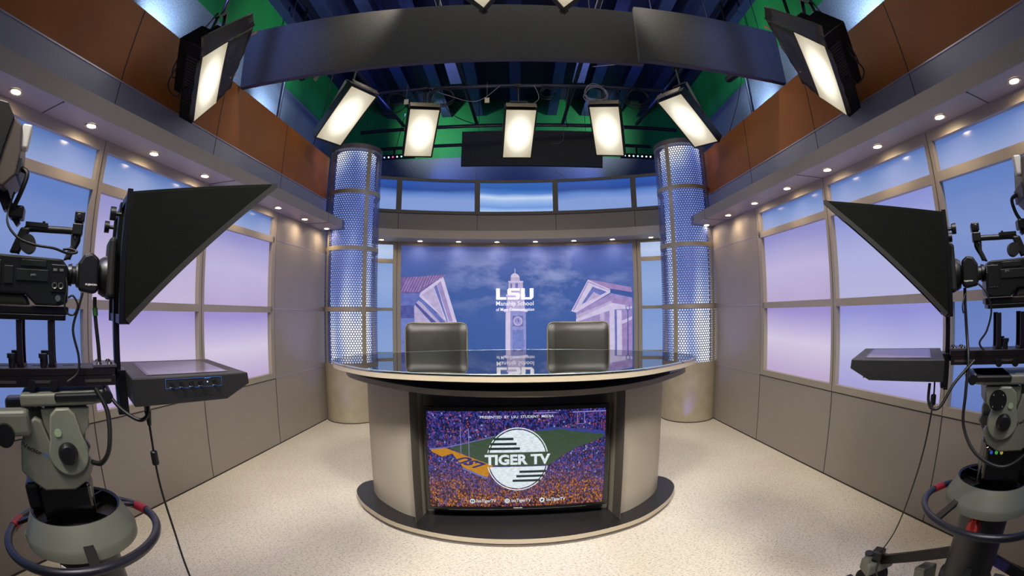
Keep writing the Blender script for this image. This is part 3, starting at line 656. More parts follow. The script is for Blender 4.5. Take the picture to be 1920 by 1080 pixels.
TVB(MB().box(-0.15, 0.15, 0.045, 0.098, 0.38, 0.58), 'wall_mount', BLKM, smooth=0)
def screen_mat():
    t = NT('screen_crowd'); tc = t.n('ShaderNodeTexCoord'); sp = t.n('ShaderNodeSeparateXYZ'); t.link(tc.outputs['Object'], sp.inputs[0])
    vo = t.n('ShaderNodeTexVoronoi'); mp = t.coord('Object', (1, 1, 0.62)); t.link(mp, vo.inputs['Vector']); vo.inputs['Scale'].default_value = 150
    bw_ = t.n('ShaderNodeSeparateColor'); t.link(vo.outputs['Color'], bw_.inputs[0])
    a = t.ramp(bw_.outputs[0], [(0.0, rgb(20, 26, 70)), (0.3, rgb(44, 50, 140)), (0.55, rgb(84, 84, 190)), (0.78, rgb(110, 70, 150)), (0.9, rgb(190, 80, 90)), (0.97, rgb(180, 180, 230))], 'CONSTANT')
    b = t.ramp(bw_.outputs[1], [(0.0, rgb(30, 20, 20)), (0.2, rgb(96, 44, 70)), (0.4, rgb(150, 76, 60)), (0.6, rgb(196, 110, 40)), (0.8, rgb(110, 80, 170)), (0.93, rgb(230, 150, 60))], 'CONSTANT')
    z = t.math('DIVIDE', t.math('SUBTRACT', sp.outputs[2], 0.093), 0.64)
    nz = t.noise(t.coord('Object'), 6, 3)
    f = t.ramp(t.math('ADD', z, t.math('MULTIPLY', t.math('SUBTRACT', nz.outputs[0], 0.5), 0.55)), [(0.12, (1, 1, 1, 1)), (0.36, (0.15, 0.15, 0.15, 1)), (0.5, (0, 0, 0, 1))])
    col = t.mix(f, a, b)
    dk = t.ramp(vo.outputs['Distance'], [(0.0, (1, 1, 1, 1)), (0.75, (0.35, 0.35, 0.35, 1))])
    m = t.n('ShaderNodeMix', data_type='RGBA', blend_type='MULTIPLY'); m.inputs[0].default_value = 1; t.link(col, m.inputs[6]); t.link(dk, m.inputs[7])
    t.bsdf(rgb(6, 6, 8), 0.2, 0, 0.4, m.outputs[2], 1.0); return t.m
scr = TVB(MB().box(X0, X1, -0.001, 0.002, Z0, Z1), 'screen', screen_mat(), smooth=0)
def tvmap(off):
    return lambda u, z: (u, -0.0012 - off, z - 0.0626)
def EM(name, c, s_=0.9):
    if name in MATS: return MATS[name]
    t = NT(name); nz = t.noise(t.coord('Object', (1, 1, 3)), 40, 3)
    c0 = rgb(*[x * 0.86 for x in c]); col = t.ramp(nz.outputs[0], [(0.3, c0), (0.7, rgb(*c))]); t.bsdf(rgb(6, 6, 8), 0.2, 0, 0.3, col, s_); MATS[name] = t.m; return t.m
TC_ = {'green': (62, 84, 62), 'orange': (206, 140, 24), 'lav': (120, 120, 190), 'bluef': (56, 70, 160)}
TN = {'green': 'pictured_field', 'orange': 'pictured_end_zone', 'lav': 'pictured_field_line', 'bluef': 'pictured_sideline'}
for col, lay, pts in TVP:
    pts = [(max(X0, min(X1, x)), max(Z0, min(Z1, z))) for x, z in pts]
    p2, f2 = poly_faces([pts]); flat_build(TN[col], EM('tv_' + col, TC_[col]), p2, f2, tvmap(0.0003 * lay), scr)
# yard lines
ln = []
for i in range(9):
    u0 = -0.33 + i * 0.085
    ln.append([(u0 - 0.02, 0.60 + i * 0.012), (u0 - 0.018, 0.603 + i * 0.012), (u0 + 0.11, 0.555 + i * 0.012), (u0 + 0.108, 0.552 + i * 0.012)])
p2, f2 = poly_faces(ln); flat_build('pictured_yard_line', EM('tv_yard', (74, 94, 92)), p2, f2, tvmap(0.0007), scr)
vs, fs = text_mesh('LSU', 1.0, 0.05)
def zone(x, y):  # letters lie across the end zone, seen from behind
    x = x / 1.95; y = y / 0.73; return (-0.195 - x * 0.155 - y * 0.075, 0.452 + x * 0.062 - y * 0.026)
flat_build('end_zone_lettering', EM('tv_zone', (44, 44, 120)), [zone(v[0], v[1]) for v in vs], fs, tvmap(0.0011), scr)
gp = []
for x, z0, z1, w_ in ((-0.349, 0.52, 0.70, .002), (-0.299, 0.50, 0.69, .002), (0.370, 0.70, 0.775, .002), (0.415, 0.70, 0.775, .002)): gp.append([(x - w_, z0), (x + w_, z0), (x + w_, z1), (x - w_, z1)])
gp.append([(0.368, 0.70), (0.417, 0.70), (0.417, 0.704), (0.368, 0.704)])
for part_ in (gp[:2], gp[2:]):
    p2, f2 = poly_faces(part_); flat_build('pictured_goal_post', EM('tv_post', (150, 140, 210)), p2, f2, tvmap(0.0012), scr)
for bn in ([(0.34, 0.776), (0.551, 0.774), (0.551, 0.781), (0.34, 0.783)], [(0.10, 0.778), (0.24, 0.777), (0.24, 0.784), (0.10, 0.785)]):
    p2, f2 = poly_faces([bn]); flat_build('pictured_banner', EM('tv_post', (150, 140, 210)), p2, f2, tvmap(0.0012), scr)
# round title mark
def ell(rx, rz, a0, a1, n=48): return [(rx * math.cos(math.radians(a0 + (a1 - a0) * i / n)), 0.4812 + rz * math.sin(math.radians(a0 + (a1 - a0) * i / n))) for i in range(n + 1)]
TG = EM('tv_title_white', (232, 244, 250), 1.0); DG = EM('tv_title_dark', (22, 48, 48), 0.9)
zc = 0.4812; rin = (0.178, 0.196); rout = (0.1915, 0.2105); rmid = (0.1855, 0.204)
def seg_pts(r, zlo, zhi, up):
    a = math.degrees(math.asin((zhi - zc) / r[1])) if up else math.degrees(math.asin((zlo - zc) / r[1]))
    return (a, 180 - a) if up else (180 - a, 360 + a)
zt, zb_ = 0.530, 0.4335
pol = []
a, b = seg_pts(rin, 0, zt, True); pol.append(ell(*rin, a, b)); a, b = seg_pts(rin, zb_, 0, False); pol.append(ell(*rin, a, b))
for h_ in pol:
    p2, f2 = poly_faces([h_]); flat_build('title_disc', TG, p2, f2, tvmap(0.0020), scr)
rg = []
for up in (True, False):
    a, b = seg_pts(rout, zb_, zt, up)
    for i in range(40):
        t0 = a + (b - a) * i / 40; t1 = a + (b - a) * (i + 1) / 40
        q = lambda r, t: (r[0] * math.cos(math.radians(t)), zc + r[1] * math.sin(math.radians(t)))
        rg.append([q(rmid, t0), q(rout, t0), q(rout, t1), q(rmid, t1)])
for h_ in (rg[:40], rg[40:]):
    p2, f2 = poly_faces(h_); flat_build('title_ring', TG, p2, f2, tvmap(0.0020), scr)
bars = []
for z, x1 in ((0.6187, -0.0252), (0.5859, -0.0058), (0.5552, 0.015)):
    x0 = -0.192 * math.sqrt(1 - ((z - zc) / 0.2105) ** 2); bars.append([(x0, z - 0.008), (x1, z - 0.008), (x1, z + 0.008), (x0, z + 0.008)])
for z, x0 in ((0.3988, 0.0106), (0.3686, -0.0095), (0.3379, -0.0327)):
    x1 = 0.192 * math.sqrt(1 - ((z - zc) / 0.2105) ** 2); bars.append([(x0, z - 0.008), (x1, z - 0.008), (x1, z + 0.008), (x0, z + 0.008)])
for h_ in bars:
    p2, f2 = poly_faces([h_]); flat_build('title_stripe', DG, p2, f2, tvmap(0.0024), scr)
def tvtext(name, s_, x0, x1, z0, z1, bold=0.02, mat=TG, off=0.0028):
    p2, f2 = text_fit(s_, x0, x1, z0, z1, bold); return flat_build(name, mat, p2, f2, tvmap(off), scr)
tvtext('title_lettering', 'TIGER TV', -0.203, 0.203, 0.447, 0.517, 0.04)
vs_, fs_ = text_mesh('PRESENTED BY LSU STUDENT MEDIA', 1, 0.03, spacing=1.25)
tvtext('caption_lettering', 'PRESENTED  BY  LSU  STUDENT  MEDIA', -0.227, 0.222, 0.752, 0.768, 0.008)
for cx_, kind in ((-0.2868, 'play'), (-0.0676, 'photo'), (0.1526, 'bird')):
    cz = 0.1975; rr = 0.0165
    p2, f2 = poly_faces([[(cx_ + rr * math.cos(i * PI / 12), cz + rr * math.sin(i * PI / 12)) for i in range(24)]])
    flat_build('icon_disc', TG, p2, f2, tvmap(0.0026), scr)
    dk = []
    if kind == 'play': dk = [[(cx_ - .010, cz - .007), (cx_ + .010, cz - .007), (cx_ + .010, cz + .007), (cx_ - .010, cz + .007)]]
    elif kind == 'photo':
        q = lambda r, t: (cx_ + r * math.cos(t), cz + r * math.sin(t))
        for i in range(16): dk.append([q(.0045, i * PI / 8), q(.0065, i * PI / 8), q(.0065, (i + 1) * PI / 8), q(.0045, (i + 1) * PI / 8)])
        for i in range(4):
            a = PI / 4 + i * PI / 2; dk.append([q(.0135, a), q(.0115, a), q(.0115, a + PI / 2), q(.0135, a + PI / 2)])
    else: dk = [[(cx_ - .011, cz + .006), (cx_ - .002, cz + .002), (cx_ + .002, cz + .008), (cx_ + .008, cz + .006), (cx_ + .007, cz - .003), (cx_ - .001, cz - .010), (cx_ - .010, cz - .007), (cx_ - .005, cz - .005)]]
    p2, f2 = poly_faces(dk); flat_build('icon_mark', DG, p2, f2, tvmap(0.0029), scr)
    if kind == 'play':
        p2, f2 = poly_faces([[(cx_ - .003, cz - .004), (cx_ + .005, cz), (cx_ - .003, cz + .004)]]); flat_build('icon_arrow', TG, p2, f2, tvmap(0.0031), scr)
    tvtext('handle_lettering', 'lsuTigerTV', cx_ + 0.028, cx_ + 0.150, cz - 0.0155, cz + 0.0125, 0.012)
p2, f2 = text_fit('SAMSUNG', -0.028, 0.028, 0.1435, 0.150, 0.03); flat_build('maker_lettering', WHITE, p2, f2, lambda u, z: (u, -0.0066, z - 0.0626), tv)

# ------------------------------------------------------------------ anchor chairs
LEATH = M('dark_leather', (36, 34, 25), 0.42, 0.0, 0.2, 10, coat=0.0, bump=0.12, bscale=90)
PIPE_ = M('leather_edge', (120, 114, 96), 0.4)
def pad(w, h, thick, bow, name, mat, parent, loc, tilt=0.0, rad=0.06, taper=0.94, flat=False):
    """rounded leather pad: w x h, curved about the vertical"""
    nx, nz = 16, 14; vs = []; fs = []
    def pt(i, j, side):
        u = -1 + 2 * i / nx; v_ = -1 + 2 * j / nz
        # superellipse rounding of the outline
        k = 13.0; m = (abs(u) ** k + abs(v_) ** k) ** (1 / k); mx = max(abs(u), abs(v_), 1e-6)
        uu, vv = u * mx / max(m, 1e-6), v_ * mx / max(m, 1e-6)
        edge = min(1.0, (1 - max(abs(u), abs(v_))) * 5)
        th = thick * (0.35 + 0.65 * math.sqrt(max(0, 1 - (1 - edge) ** 2))) / 2
        x = uu * w / 2 * (1 if vv > 0 else 1 - (1 - taper) * (-vv)); z = vv * h / 2
        y = bow * (uu * uu) * -1 + side * th
        return (x, y, z)
    for side in (-1, 1):
        for j in range(nz + 1):
            for i in range(nx + 1): vs.append(pt(i, j, side))
    N = (nx + 1) * (nz + 1)
    for s_ in (0, 1):
        for j in range(nz):
            for i in range(nx):
                a = s_ * N + j * (nx + 1) + i; fs.append((a, a + 1, a + nx + 2, a + nx + 1) if s_ else (a, a + nx + 1, a + nx + 2, a + 1))
    bd = [i for i in range(nx)] + [(j) * (nx + 1) + nx for j in range(nz)] + [nz * (nx + 1) + i for i in range(nx, 0, -1)] + [j * (nx + 1) for j in range(nz, 0, -1)]
    for k in range(len(bd)):
        a, b = bd[k], bd[(k + 1) % len(bd)]; fs.append((a, b, b + N, a + N))
    mb = MB(); mb.add(vs, fs); o = mb.build(name, mat, parent, smooth=60); o.location = loc; o.rotation_euler = (tilt, 0, 0)
    rim = [pt(i, j, -1) for i, j in [(i, 0) for i in range(nx)] + [(nx, j) for j in range(nz)] + [(i, nz) for i in range(nx, 0, -1)] + [(0, j) for j in range(nz, 0, -1)]]
    MB().tube(rim, 0.007, 6, True).build('piping', PIPE_, o, smooth=60)
    return o
def office_chair(loc, rz, w, label):
    c = empty('office_chair', loc, rz, label, 'chair', 'anchor chairs behind the desk')
    pad(w, 0.60, 0.075, 0.045, 'backrest', LEATH, c, (0, 0, 1.005), math.radians(-4))
    pad(w * 0.95, 0.50, 0.10, 0.0, 'seat', LEATH, c, (0, -0.24, 0.56), math.radians(90), taper=1.0)
    MB().bar((0, 0.07, 0.80), (0, 0.06, 0.52), 0.09, 0.02, (0, 1, 0)).bar((0, 0.06, 0.51), (0, -0.2, 0.49), 0.09, 0.02).build('back_bracket', BLKM, c, smooth=0, bevel=0.003)
    MB().cyl((0, -0.2, 0.09), (0, -0.2, 0.30), 0.03).cyl((0, -0.2, 0.30), (0, -0.2, 0.50), 0.018).build('gas_lift', BLKM, c)
    for k in range(5):
        a = 2 * PI * k / 5 + 0.3; e = Vector((0.28 * math.cos(a), -0.2 + 0.28 * math.sin(a), 0.075))
        lg = MB().bar((0, -0.2, 0.10), e, 0.045, 0.03).build('base_leg', BLKM, c, smooth=0, bevel=0.004)
        MB().cyl(e + Vector((-.012, 0, -.045)), e + Vector((.012, 0, -.045)), 0.0295, n=16).build('caster', BLK, lg)
    for sg in (-1, 1):
        MB().tube(cat_rom([(sg * w * .45, -0.02, 0.56), (sg * w * .5, -0.03, 0.70), (sg * w * .5, -0.12, 0.745), (sg * w * .5, -0.30, 0.74), (sg * w * .47, -0.32, 0.58)], 5), 0.014, 8).build('armrest', BLK, c)
    return c
office_chair((-0.712, 3.86, 0), math.radians(3), 0.545, 'dark leather office chair on the left behind the glass desk top')
office_chair((0.524, 3.84, 0), math.radians(-1), 0.535, 'dark leather office chair on the right behind the glass desk top')

# ------------------------------------------------------------------ overhead: joists, deck panels, pipes, baffles
JOI = M('painted_steel_joist', (46, 52, 96), 0.5, 0.2)
PIPE = M('grid_pipe', (44, 42, 62), 0.4, 0.5)
for k, x in enumerate([-3.0, -2.45, -1.9, -1.35, -0.72, 0.0, 0.72, 1.38, 1.95, 2.5, 3.0]):
    mb = MB().box(x - 0.09, x + 0.09, -2.9, 8.05, 5.22, 5.24).box(x - 0.012, x + 0.012, -2.9, 8.05, 5.24, 5.58).box(x - 0.09, x + 0.09, -2.9, 8.05, 5.58, 5.598)
    o = mb.build('ceiling_joist', JOI, smooth=0)
    tag(o, 'dark blue lit steel ceiling joist, %s from the left' % (ORD + ['ninth', 'tenth', 'eleventh'])[k], 'joist', 'ceiling joists')
ACP = M('white_ceiling_panel', (176, 184, 214), 0.7)
for x, lb in ((-0.985, 'left'), (1.06, 'right')):
    o = MB().box(x - 0.10, x + 0.10, 5.3, 6.66, 5.19, 5.214).build('ceiling_panel', ACP, smooth=0); tag(o, 'pale rectangular panel fixed under the ceiling joists, %s one of two' % lb, 'panel', 'pale ceiling panels')
def pipe(a, b, lab, r=0.028, grp='lighting grid pipes'):
    o = MB().cyl(a, b, r, n=16).build('grid_pipe', PIPE); tag(o, lab, 'pipe', grp); return o
pipe((-2.35, 5.3, 4.36), (2.4, 5.3, 4.36), 'long dark horizontal grid pipe carrying the five soft lights')
pipe((-2.45, 6.3, 4.22), (2.55, 6.3, 4.22), 'dark horizontal grid pipe behind the five soft lights')
pipe((-2.3, 6.95, 4.165), (2.3, 6.95, 4.165), 'rearmost dark horizontal grid pipe above the colour strips')
pipe((-0.85, 1.2, 4.45), (-0.62, 6.6, 4.40), 'grid pipe running front to back, left of centre')
pipe((0.92, 1.2, 4.45), (0.76, 6.6, 4.40), 'grid pipe running front to back, right of centre')
pipe((-2.12, 3.9, 4.45), (-1.82, 6.6, 4.42), 'grid pipe running front to back at the far left')
pipe((2.22, 3.9, 4.45), (1.98, 6.6, 4.42), 'grid pipe running front to back at the far right')
pipe((-2.75, 2.6, 4.39), (2.75, 2.6, 4.39), 'grid pipe crossing above the large grey baffle')
FAB = M('grey_baffle_fabric', (76, 76, 74), 0.9, 0, 0.18, 90, bump=0.25, bscale=300)
FABE = M('baffle_edge', (64, 60, 76), 0.7)
def baffle(P, thick, lab, loc):
    TL, TR, BR, BL = [Vector(p) for p in P]; n = (TR - TL).cross(BL - TL).normalized()
    if n.y > 0: n = -n
    r = empty('acoustic_baffle', loc, 0, lab, 'baffle', 'hanging acoustic baffles'); L_ = Vector(loc)
    MB().prism([p - L_ for p in (TL, TR, BR, BL)], -n * thick).build('fabric_slab', FAB, r, smooth=0, bevel=0.004)
    ed = MB().bar(BL - L_ - n * thick / 2 - Vector((0, 0, .003)), BR - L_ - n * thick / 2 - Vector((0, 0, .003)), thick * 0.96, 0.006, (0, 0, 1)).build('bottom_edge', FABE, r, smooth=0)
    for f in (0.12, 0.5, 0.88):
        a = TL.lerp(TR, f) - n * thick / 2 - L_; MB().cyl(a, (a.x, a.y, min(5.2, 5.2) - L_.z), 0.004, n=6).build('hanging_wire', PIPE, r)
    return r
baffle([(-2.529, 3.042, 4.012), (1.173, 3.526, 4.284), (1.211, 3.573, 3.687), (-2.491, 3.089, 3.415)], 0.055, 'long dark grey fabric baffle hanging across the top of the set', (-0.66, 3.3, 3.45))
baffle([(1.097, 3.277, 4.154), (2.617, 3.281, 4.121), (2.605, 3.293, 3.521), (1.084, 3.29, 3.554)], 0.055, 'shorter dark grey fabric baffle overlapping the right end of the long one', (1.85, 3.29, 3.5))
q = lambda p: (p[0] * .97, p[1] * .97, 1.4 + (p[2] - 1.4) * .97)
baffle([q((-0.902, 7.001, 4.434)), q((1.428, 6.739, 4.314)), q((1.406, 6.819, 3.72)), q((-0.923, 7.081, 3.84))], 0.055, 'dark grey fabric baffle hanging behind the centre soft light', (0.2, 6.7, 3.65))

# ------------------------------------------------------------------ fluorescent soft lights
def softface_mat(name, core, cx=0.5, cz=0.5):
    t = NT(name); tc = t.n('ShaderNodeTexCoord'); sp = t.n('ShaderNodeSeparateXYZ'); t.link(tc.outputs['UV'], sp.inputs[0])
    dx = t.math('MULTIPLY', t.math('SUBTRACT', sp.outputs[0], cx), 1.5); dy = t.math('MULTIPLY', t.math('SUBTRACT', sp.outputs[1], cz), 1.75)
    d = t.math('SQRT', t.math('ADD', t.math('MULTIPLY', dx, dx), t.math('MULTIPLY', dy, dy)))
    wv = t.n('ShaderNodeTexWave', bands_direction='Y'); wv.inputs['Scale'].default_value = 18; t.link(tc.outputs['UV'], wv.inputs[0])
    st = t.ramp(d, [(0.0, (core,) * 3 + (1,)), (0.22, (core * 0.5,) * 3 + (1,)), (0.5, (1.3,) * 3 + (1,)), (0.75, (0.75,) * 3 + (1,)), (1.0, (0.55,) * 3 + (1,))])
    st2 = t.math('MULTIPLY', st, t.math('ADD', t.math('MULTIPLY', wv.outputs[0], 0.2), 0.85))
    col = t.ramp(d, [(0.0, (1, 0.96, 0.88, 1)), (0.6, (1, 0.92, 0.74, 1)), (1.0, (0.98, 0.86, 0.62, 1))])
    e = t.n('ShaderNodeEmission'); t.link(col, e.inputs[0]); t.link(st2, e.inputs[1]); t.link(e.outputs[0], t.out.inputs[0]); return t.m
SOFTF = softface_mat('soft_light_diffuser', 7.0)
def frame_axes(yaw, tilt, roll):
    n = Vector((math.sin(yaw) * math.cos(tilt), math.cos(yaw) * math.cos(tilt), -math.sin(tilt)))
    r = Vector((0, 0, 1)).cross(n).normalized(); u = n.cross(r)
    return n, r * math.cos(roll) + u * math.sin(roll), -r * math.sin(roll) + u * math.cos(roll)
def face_quad(name, c, r, u, w_, h_, mat, parent):
    me = bpy.data.meshes.new(name); c = Vector(c)
    me.from_pydata([c - r * w_ / 2 - u * h_ / 2, c + r * w_ / 2 - u * h_ / 2, c + r * w_ / 2 + u * h_ / 2, c - r * w_ / 2 + u * h_ / 2], [], [(0, 1, 2, 3)])
    uv = me.uv_layers.new(name='UVMap')
    for l, t_ in zip(me.loops, ((0, 0), (1, 0), (1, 1), (0, 1))): uv.data[l.index].uv = t_
    me.materials.append(mat); o = bpy.data.objects.new(name, me); COL.objects.link(o); o.parent = parent; return o
FIX = M('fixture_black', (24, 23, 22), 0.4, 0.3)
TAGM = M('paper_tag', (196, 186, 160), 0.7)
def soft_light(cen, yaw, tilt, roll, w_, h_, pz, py, label):
    n, r, u = frame_axes(math.radians(yaw), math.radians(tilt), math.radians(roll)); C_ = Vector(cen)
    t = empty('soft_light', C_, 0, label, 'studio light', 'fluorescent soft lights on the grid')
    Z = Vector((0, 0, 0))
    MB().obox(-n * 0.055, r * (w_ / 2 + .012), u * (h_ / 2 + .012), n * 0.05).build('housing', FIX, t, smooth=0, bevel=0.004)
    face_quad('diffuser', n * 0.001, r, u, w_ * .985, h_ * .985, SOFTF, t)
    fr = MB()
    for sg in (-1, 1):
        fr.obox(r * sg * (w_ / 2 + .003), r * .009, u * (h_ / 2 + .012), n * .008); fr.obox(u * sg * (h_ / 2 + .003), r * (w_ / 2 + .012), u * .009, n * .008)
    fr.build('frame', FIX, t, smooth=0)
    MB().obox(u * (h_ / 2 + .045) - n * .03, r * (w_ / 2 - .002), u * .004, n * .04).build('top_flap', M('flap_sheen', (150, 140, 120), 0.25, 0.8), t, smooth=0)
    bk_ = -n * 0.13 + u * 0.16
    MB().obox(bk_, r * w_ * .30, u * .14, n * .045).build('ballast_box', FIX, t, smooth=0, bevel=0.005)
    top = Vector((0, py - C_.y, pz - C_.z))
    yk = MB()
    for sg in (-1, 1): yk.bar(r * sg * (w_ / 2 + .02) - n * .06, r * sg * (w_ * .28) + Vector((top.x, top.y * .65, top.z * .65)), .028, .008, u)
    yk.bar(-r * (w_ * .30) + Vector((top.x, top.y * .65, top.z * .65)), r * (w_ * .30) + Vector((top.x, top.y * .65, top.z * .65)), .03, .012)
    yk.build('yoke', FIX, t, smooth=0)
    MB().cyl(Vector((top.x, top.y * .65, top.z * .65)), top, .016).cyl(top - Vector((.035, 0, 0)), top + Vector((.035, 0, 0)), .045).build('pipe_clamp', FIX, t)
    return t
k_ = 0.93
def s93(p): return (p[0] * k_, p[1] * k_, 1.4 + (p[2] - 1.4) * k_)
for nm, c_, ya, ti, ro in (('leftmost', (-2.067, 4.733, 3.764), 122.2, 52.8, -1.5), ('second from the left', (-1.283, 5.555, 3.809), 153.1, 57.3, 6.8), ('centre', (0.045, 5.599, 3.766), 170.6, 57.1, 3.2), ('second from the right', (1.244, 5.57, 3.813), 209.2, 53.9, -10.9), ('rightmost', (2.133, 4.816, 3.692), 250.4, 56.2, -9.1)):
    c2 = s93(c_)
    soft_light(c2, ya, ti, ro, 0.4 * k_, 0.8 * k_, 4.36, 5.3 if abs(c2[0]) < 1.5 else c2[1] + 0.15, 'glowing rectangular fluorescent soft light on the grid, %s of five' % nm)

# side key lights wrapped in black foil
KEYF = softface_mat('key_light_face', 9.0)
FOIL = M('black_wrap_foil', (58, 54, 44), 0.34, 0.4, 0.2, 20, bump=0.4, bscale=14)
def key_light(cen, n, r, u, w_, h_, fs, label):
    C_ = Vector(cen); n, r, u = Vector(n).normalized(), Vector(r).normalized(), Vector(u).normalized()
    t = empty('key_light', C_, 0, label, 'studio light', 'foil wrapped key lights')
    face_quad('diffuser', n * 0.002, r, u, w_, h_, KEYF, t)
    MB().obox(-n * .075 + u * .03, r * (w_ / 2 + .02), u * (h_ / 2 + .05), n * .07).build('housing', FIX, t, smooth=0, bevel=0.006)
    MB().obox(-n * .19 + u * .12 - r * fs * .02, r * (w_ / 2 - .02), u * (h_ / 2 - .06), n * .05).build('ballast_box', FIX, t, smooth=0, bevel=0.008)
    vents = MB()
    for i in range(22): vents.obox(-n * .075 - r * fs * (w_ / 2 + .021) + u * (h_ / 2 - .03 - i * .024), r * .0015, u * .006, n * .05)
    vents.build('vent_slots', GROOVE, t, smooth=0)
    a = r * fs
    def sheet(name, pts, nx=7, ny=9, amp=.006, seed=1):
        p = [Vector(x) for x in pts]; rnd = random.Random(seed); vs = []; fs_ = []
        for j in range(ny + 1):
            for i in range(nx + 1):
                s_, q_ = i / nx, j / ny
                v = p[0] * (1 - s_) * (1 - q_) + p[1] * s_ * (1 - q_) + p[2] * s_ * q_ + p[3] * (1 - s_) * q_
                v += n * rnd.uniform(-amp, amp) * (0.2 + s_)
                if 0 < q_ < 1 and s_ == 1: v += a * rnd.uniform(-.01, .012)
                vs.append(v)
        for j in range(ny):
            for i in range(nx):
                k = j * (nx + 1) + i; fs_.append((k, k + 1, k + nx + 2, k + nx + 1))
        o = MB().add(vs, fs_).build(name, FOIL, t, smooth=60)
        sm = o.modifiers.new('thickness', 'SOLIDIFY'); sm.thickness = 0.002
        return o
    hw, hh = w_ / 2, h_ / 2
    sheet('foil_wrap', [a * hw - u * hh, a * (hw + .11) - u * (hh * .62) + n * .05, a * (hw + .30) + u * (hh + .03) + n * .02, a * hw + u * hh], seed=3)
    sheet('top_barn_door', [a * (-hw - .01) + u * hh, a * (hw + .30) + u * (hh + .03) + n * .02, a * (hw + .24) + u * (hh + .16), a * (-hw - .03) + u * (hh + .17) - n * .02], amp=.002, seed=4)
    sheet('side_barn_door', [-a * (hw) - u * hh, -a * (hw + .05) - u * (hh - .05) - n * .01, -a * (hw + .06) + u * (hh - .02) + n * .0, -a * hw + u * hh], amp=.002, seed=5)
    cp = []
    for f, g_ in ((.2, .12), (.86, .29)):
        p = a * (hw + g_) + u * (-hh * .62 + f * (hh * 1.62 + .03)) + n * .03
        c = MB().bar(p - a * .02, p + a * .055 + u * .006, .010, .007, n).bar(p - a * .02, p + a * .055 - u * .010, .010, .007, n).build('clothespin', WOOD, t, smooth=0)
    top = Vector((C_.x, C_.y, 4.43)) - C_
    m_ = Vector((0, 0, hh + .30)) - n * .06
    MB().bar(-r * (w_ * .5 + .035) - n * .08, m_ - r * .05, .035, .01).bar(r * (w_ * .5 + .035) - n * .08, m_ + r * .05, .035, .01).bar(m_ - r * .06, m_ + r * .06, .05, .02).build('yoke', FIX, t, smooth=0)
    MB().cyl(m_, top, .018).build('drop_rod', FIX, t)
    MB().tube(cat_rom([m_ - n * .05, -n * .16 - a * .20 + u * .20, -n * .2 - a * .26 + u * .02, -n * .14 - a * .2 - u * .08, -n * .16 - a * .1 + u * .1], 8), .006).tube(cat_rom([m_ - n * .04, -n * .2 - a * .16 + u * .22, -n * .2 - a * .22 + u * .08, -n * .2 - a * .12 + u * .02, -n * .2], 8), .005).build('power_lead', RUB, t)
    return t
key_light((-2.193, 2.328, 3.031), (0.814, 0.374, -0.445), (0.139, 0.618, 0.774), (0.564, -0.692, 0.451), .288, .576, 1, 'bright key light wrapped in black foil, hanging in front of the left orange panels')
key_light((2.155, 2.262, 3.002), (-0.715, 0.431, -0.55), (0.162, -0.664, -0.73), (-0.68, -0.611, 0.405), .32, .64, -1, 'bright key light wrapped in black foil, hanging in front of the right orange panels')
TL_ = [(-0.165, 1.992, 2.995), (0.268, 1.98, 2.985)]
def top_light(tip, n, up, roll, label):
    n = Vector(n).normalized(); r = Vector(up).cross(n).normalized(); u = n.cross(r)
    r, u = r * math.cos(roll) + u * math.sin(roll), -r * math.sin(roll) + u * math.cos(roll)
    w_, h_ = .22, .40
    corners = [r * a * (w_ / 2 + .02) + u * b * (h_ / 2 + .02) for a in (-1, 1) for b in (-1, 1)]
    C_ = Vector(tip) - min(corners, key=lambda c: c.z)
    t = empty('overhead_light', C_, 0, label, 'studio light', 'pair of lights over the long baffle')
    MB().obox(-n * .055, r * (w_ / 2 + .02), u * (h_ / 2 + .02), n * .05).build('housing', FIX, t, smooth=0, bevel=.004)
    face_quad('diffuser', n * .002, r, u, w_, h_, KEYF, t)
    fr = MB()
    for sg in (-1, 1):
        fr.obox(r * sg * (w_ / 2 + .008), r * .012, u * (h_ / 2 + .03), n * .012); fr.obox(u * sg * (h_ / 2 + .008), r * (w_ / 2 + .03), u * .012, n * .012)
    fr.build('frame', FIX, t, smooth=0)
    MB().cyl(-n * .10, Vector((0, 0, 4.6 - C_.z)) - n * .10, .018).build('drop_rod', FIX, t)
    return t
top_light(TL_[0], (0.45, -0.45, -0.77), (0, 1, 0), 0.5, 'overhead studio light whose bright lower corner points down over the long baffle, left one')
top_light(TL_[1], (-0.45, -0.45, -0.77), (0, 1, 0), -0.5, 'overhead studio light whose bright lower corner points down over the long baffle, right one')

# colour strips
def strip(c, d, n_, cols, label, top=0.17):
    c, d = Vector(c), Vector(d).normalized(); L_ = .075 * n_ + .06
    t = empty('led_strip_light', c, 0, label, 'led light', 'multicolour led strips')
    MB().bar(-d * L_ / 2, d * L_ / 2, .07, .07).build('housing', BLK, t, smooth=0, bevel=.004)
    MB().bar(Vector((0, 0.02, .03)), Vector((0, 0.02, top)), .03, .02).build('bracket', BLK, t, smooth=0)
    for i in range(n_):
        p = d * ((i - (n_ - 1) / 2) * .075) + Vector((0, -.037, -.012))
        MB().sphere(p, .012, 10).build('led', E('led_' + cols[i % len(cols)], {'w': (215, 235, 255), 'g': (60, 255, 150), 'r': (255, 50, 110), 'c': (120, 230, 255), 'b': (110, 130, 255)}[cols[i % len(cols)]], 6), t)
    return t
strip((-2.06, 6.93, 4.0), (1, 0, 0), 9, 'grbwrwcrw', 'led strip with multicoloured diodes above the left perforated column')
strip((2.04, 6.93, 3.97), (1, 0, 0), 7, 'wwwcwww', 'led strip with white diodes above the right perforated column', .2)
strip((-2.62, 4.2, 4.22), (0.25, 1, 0), 5, 'wwcwr', 'led strip glimpsed under the left end of the long baffle', 1.0)
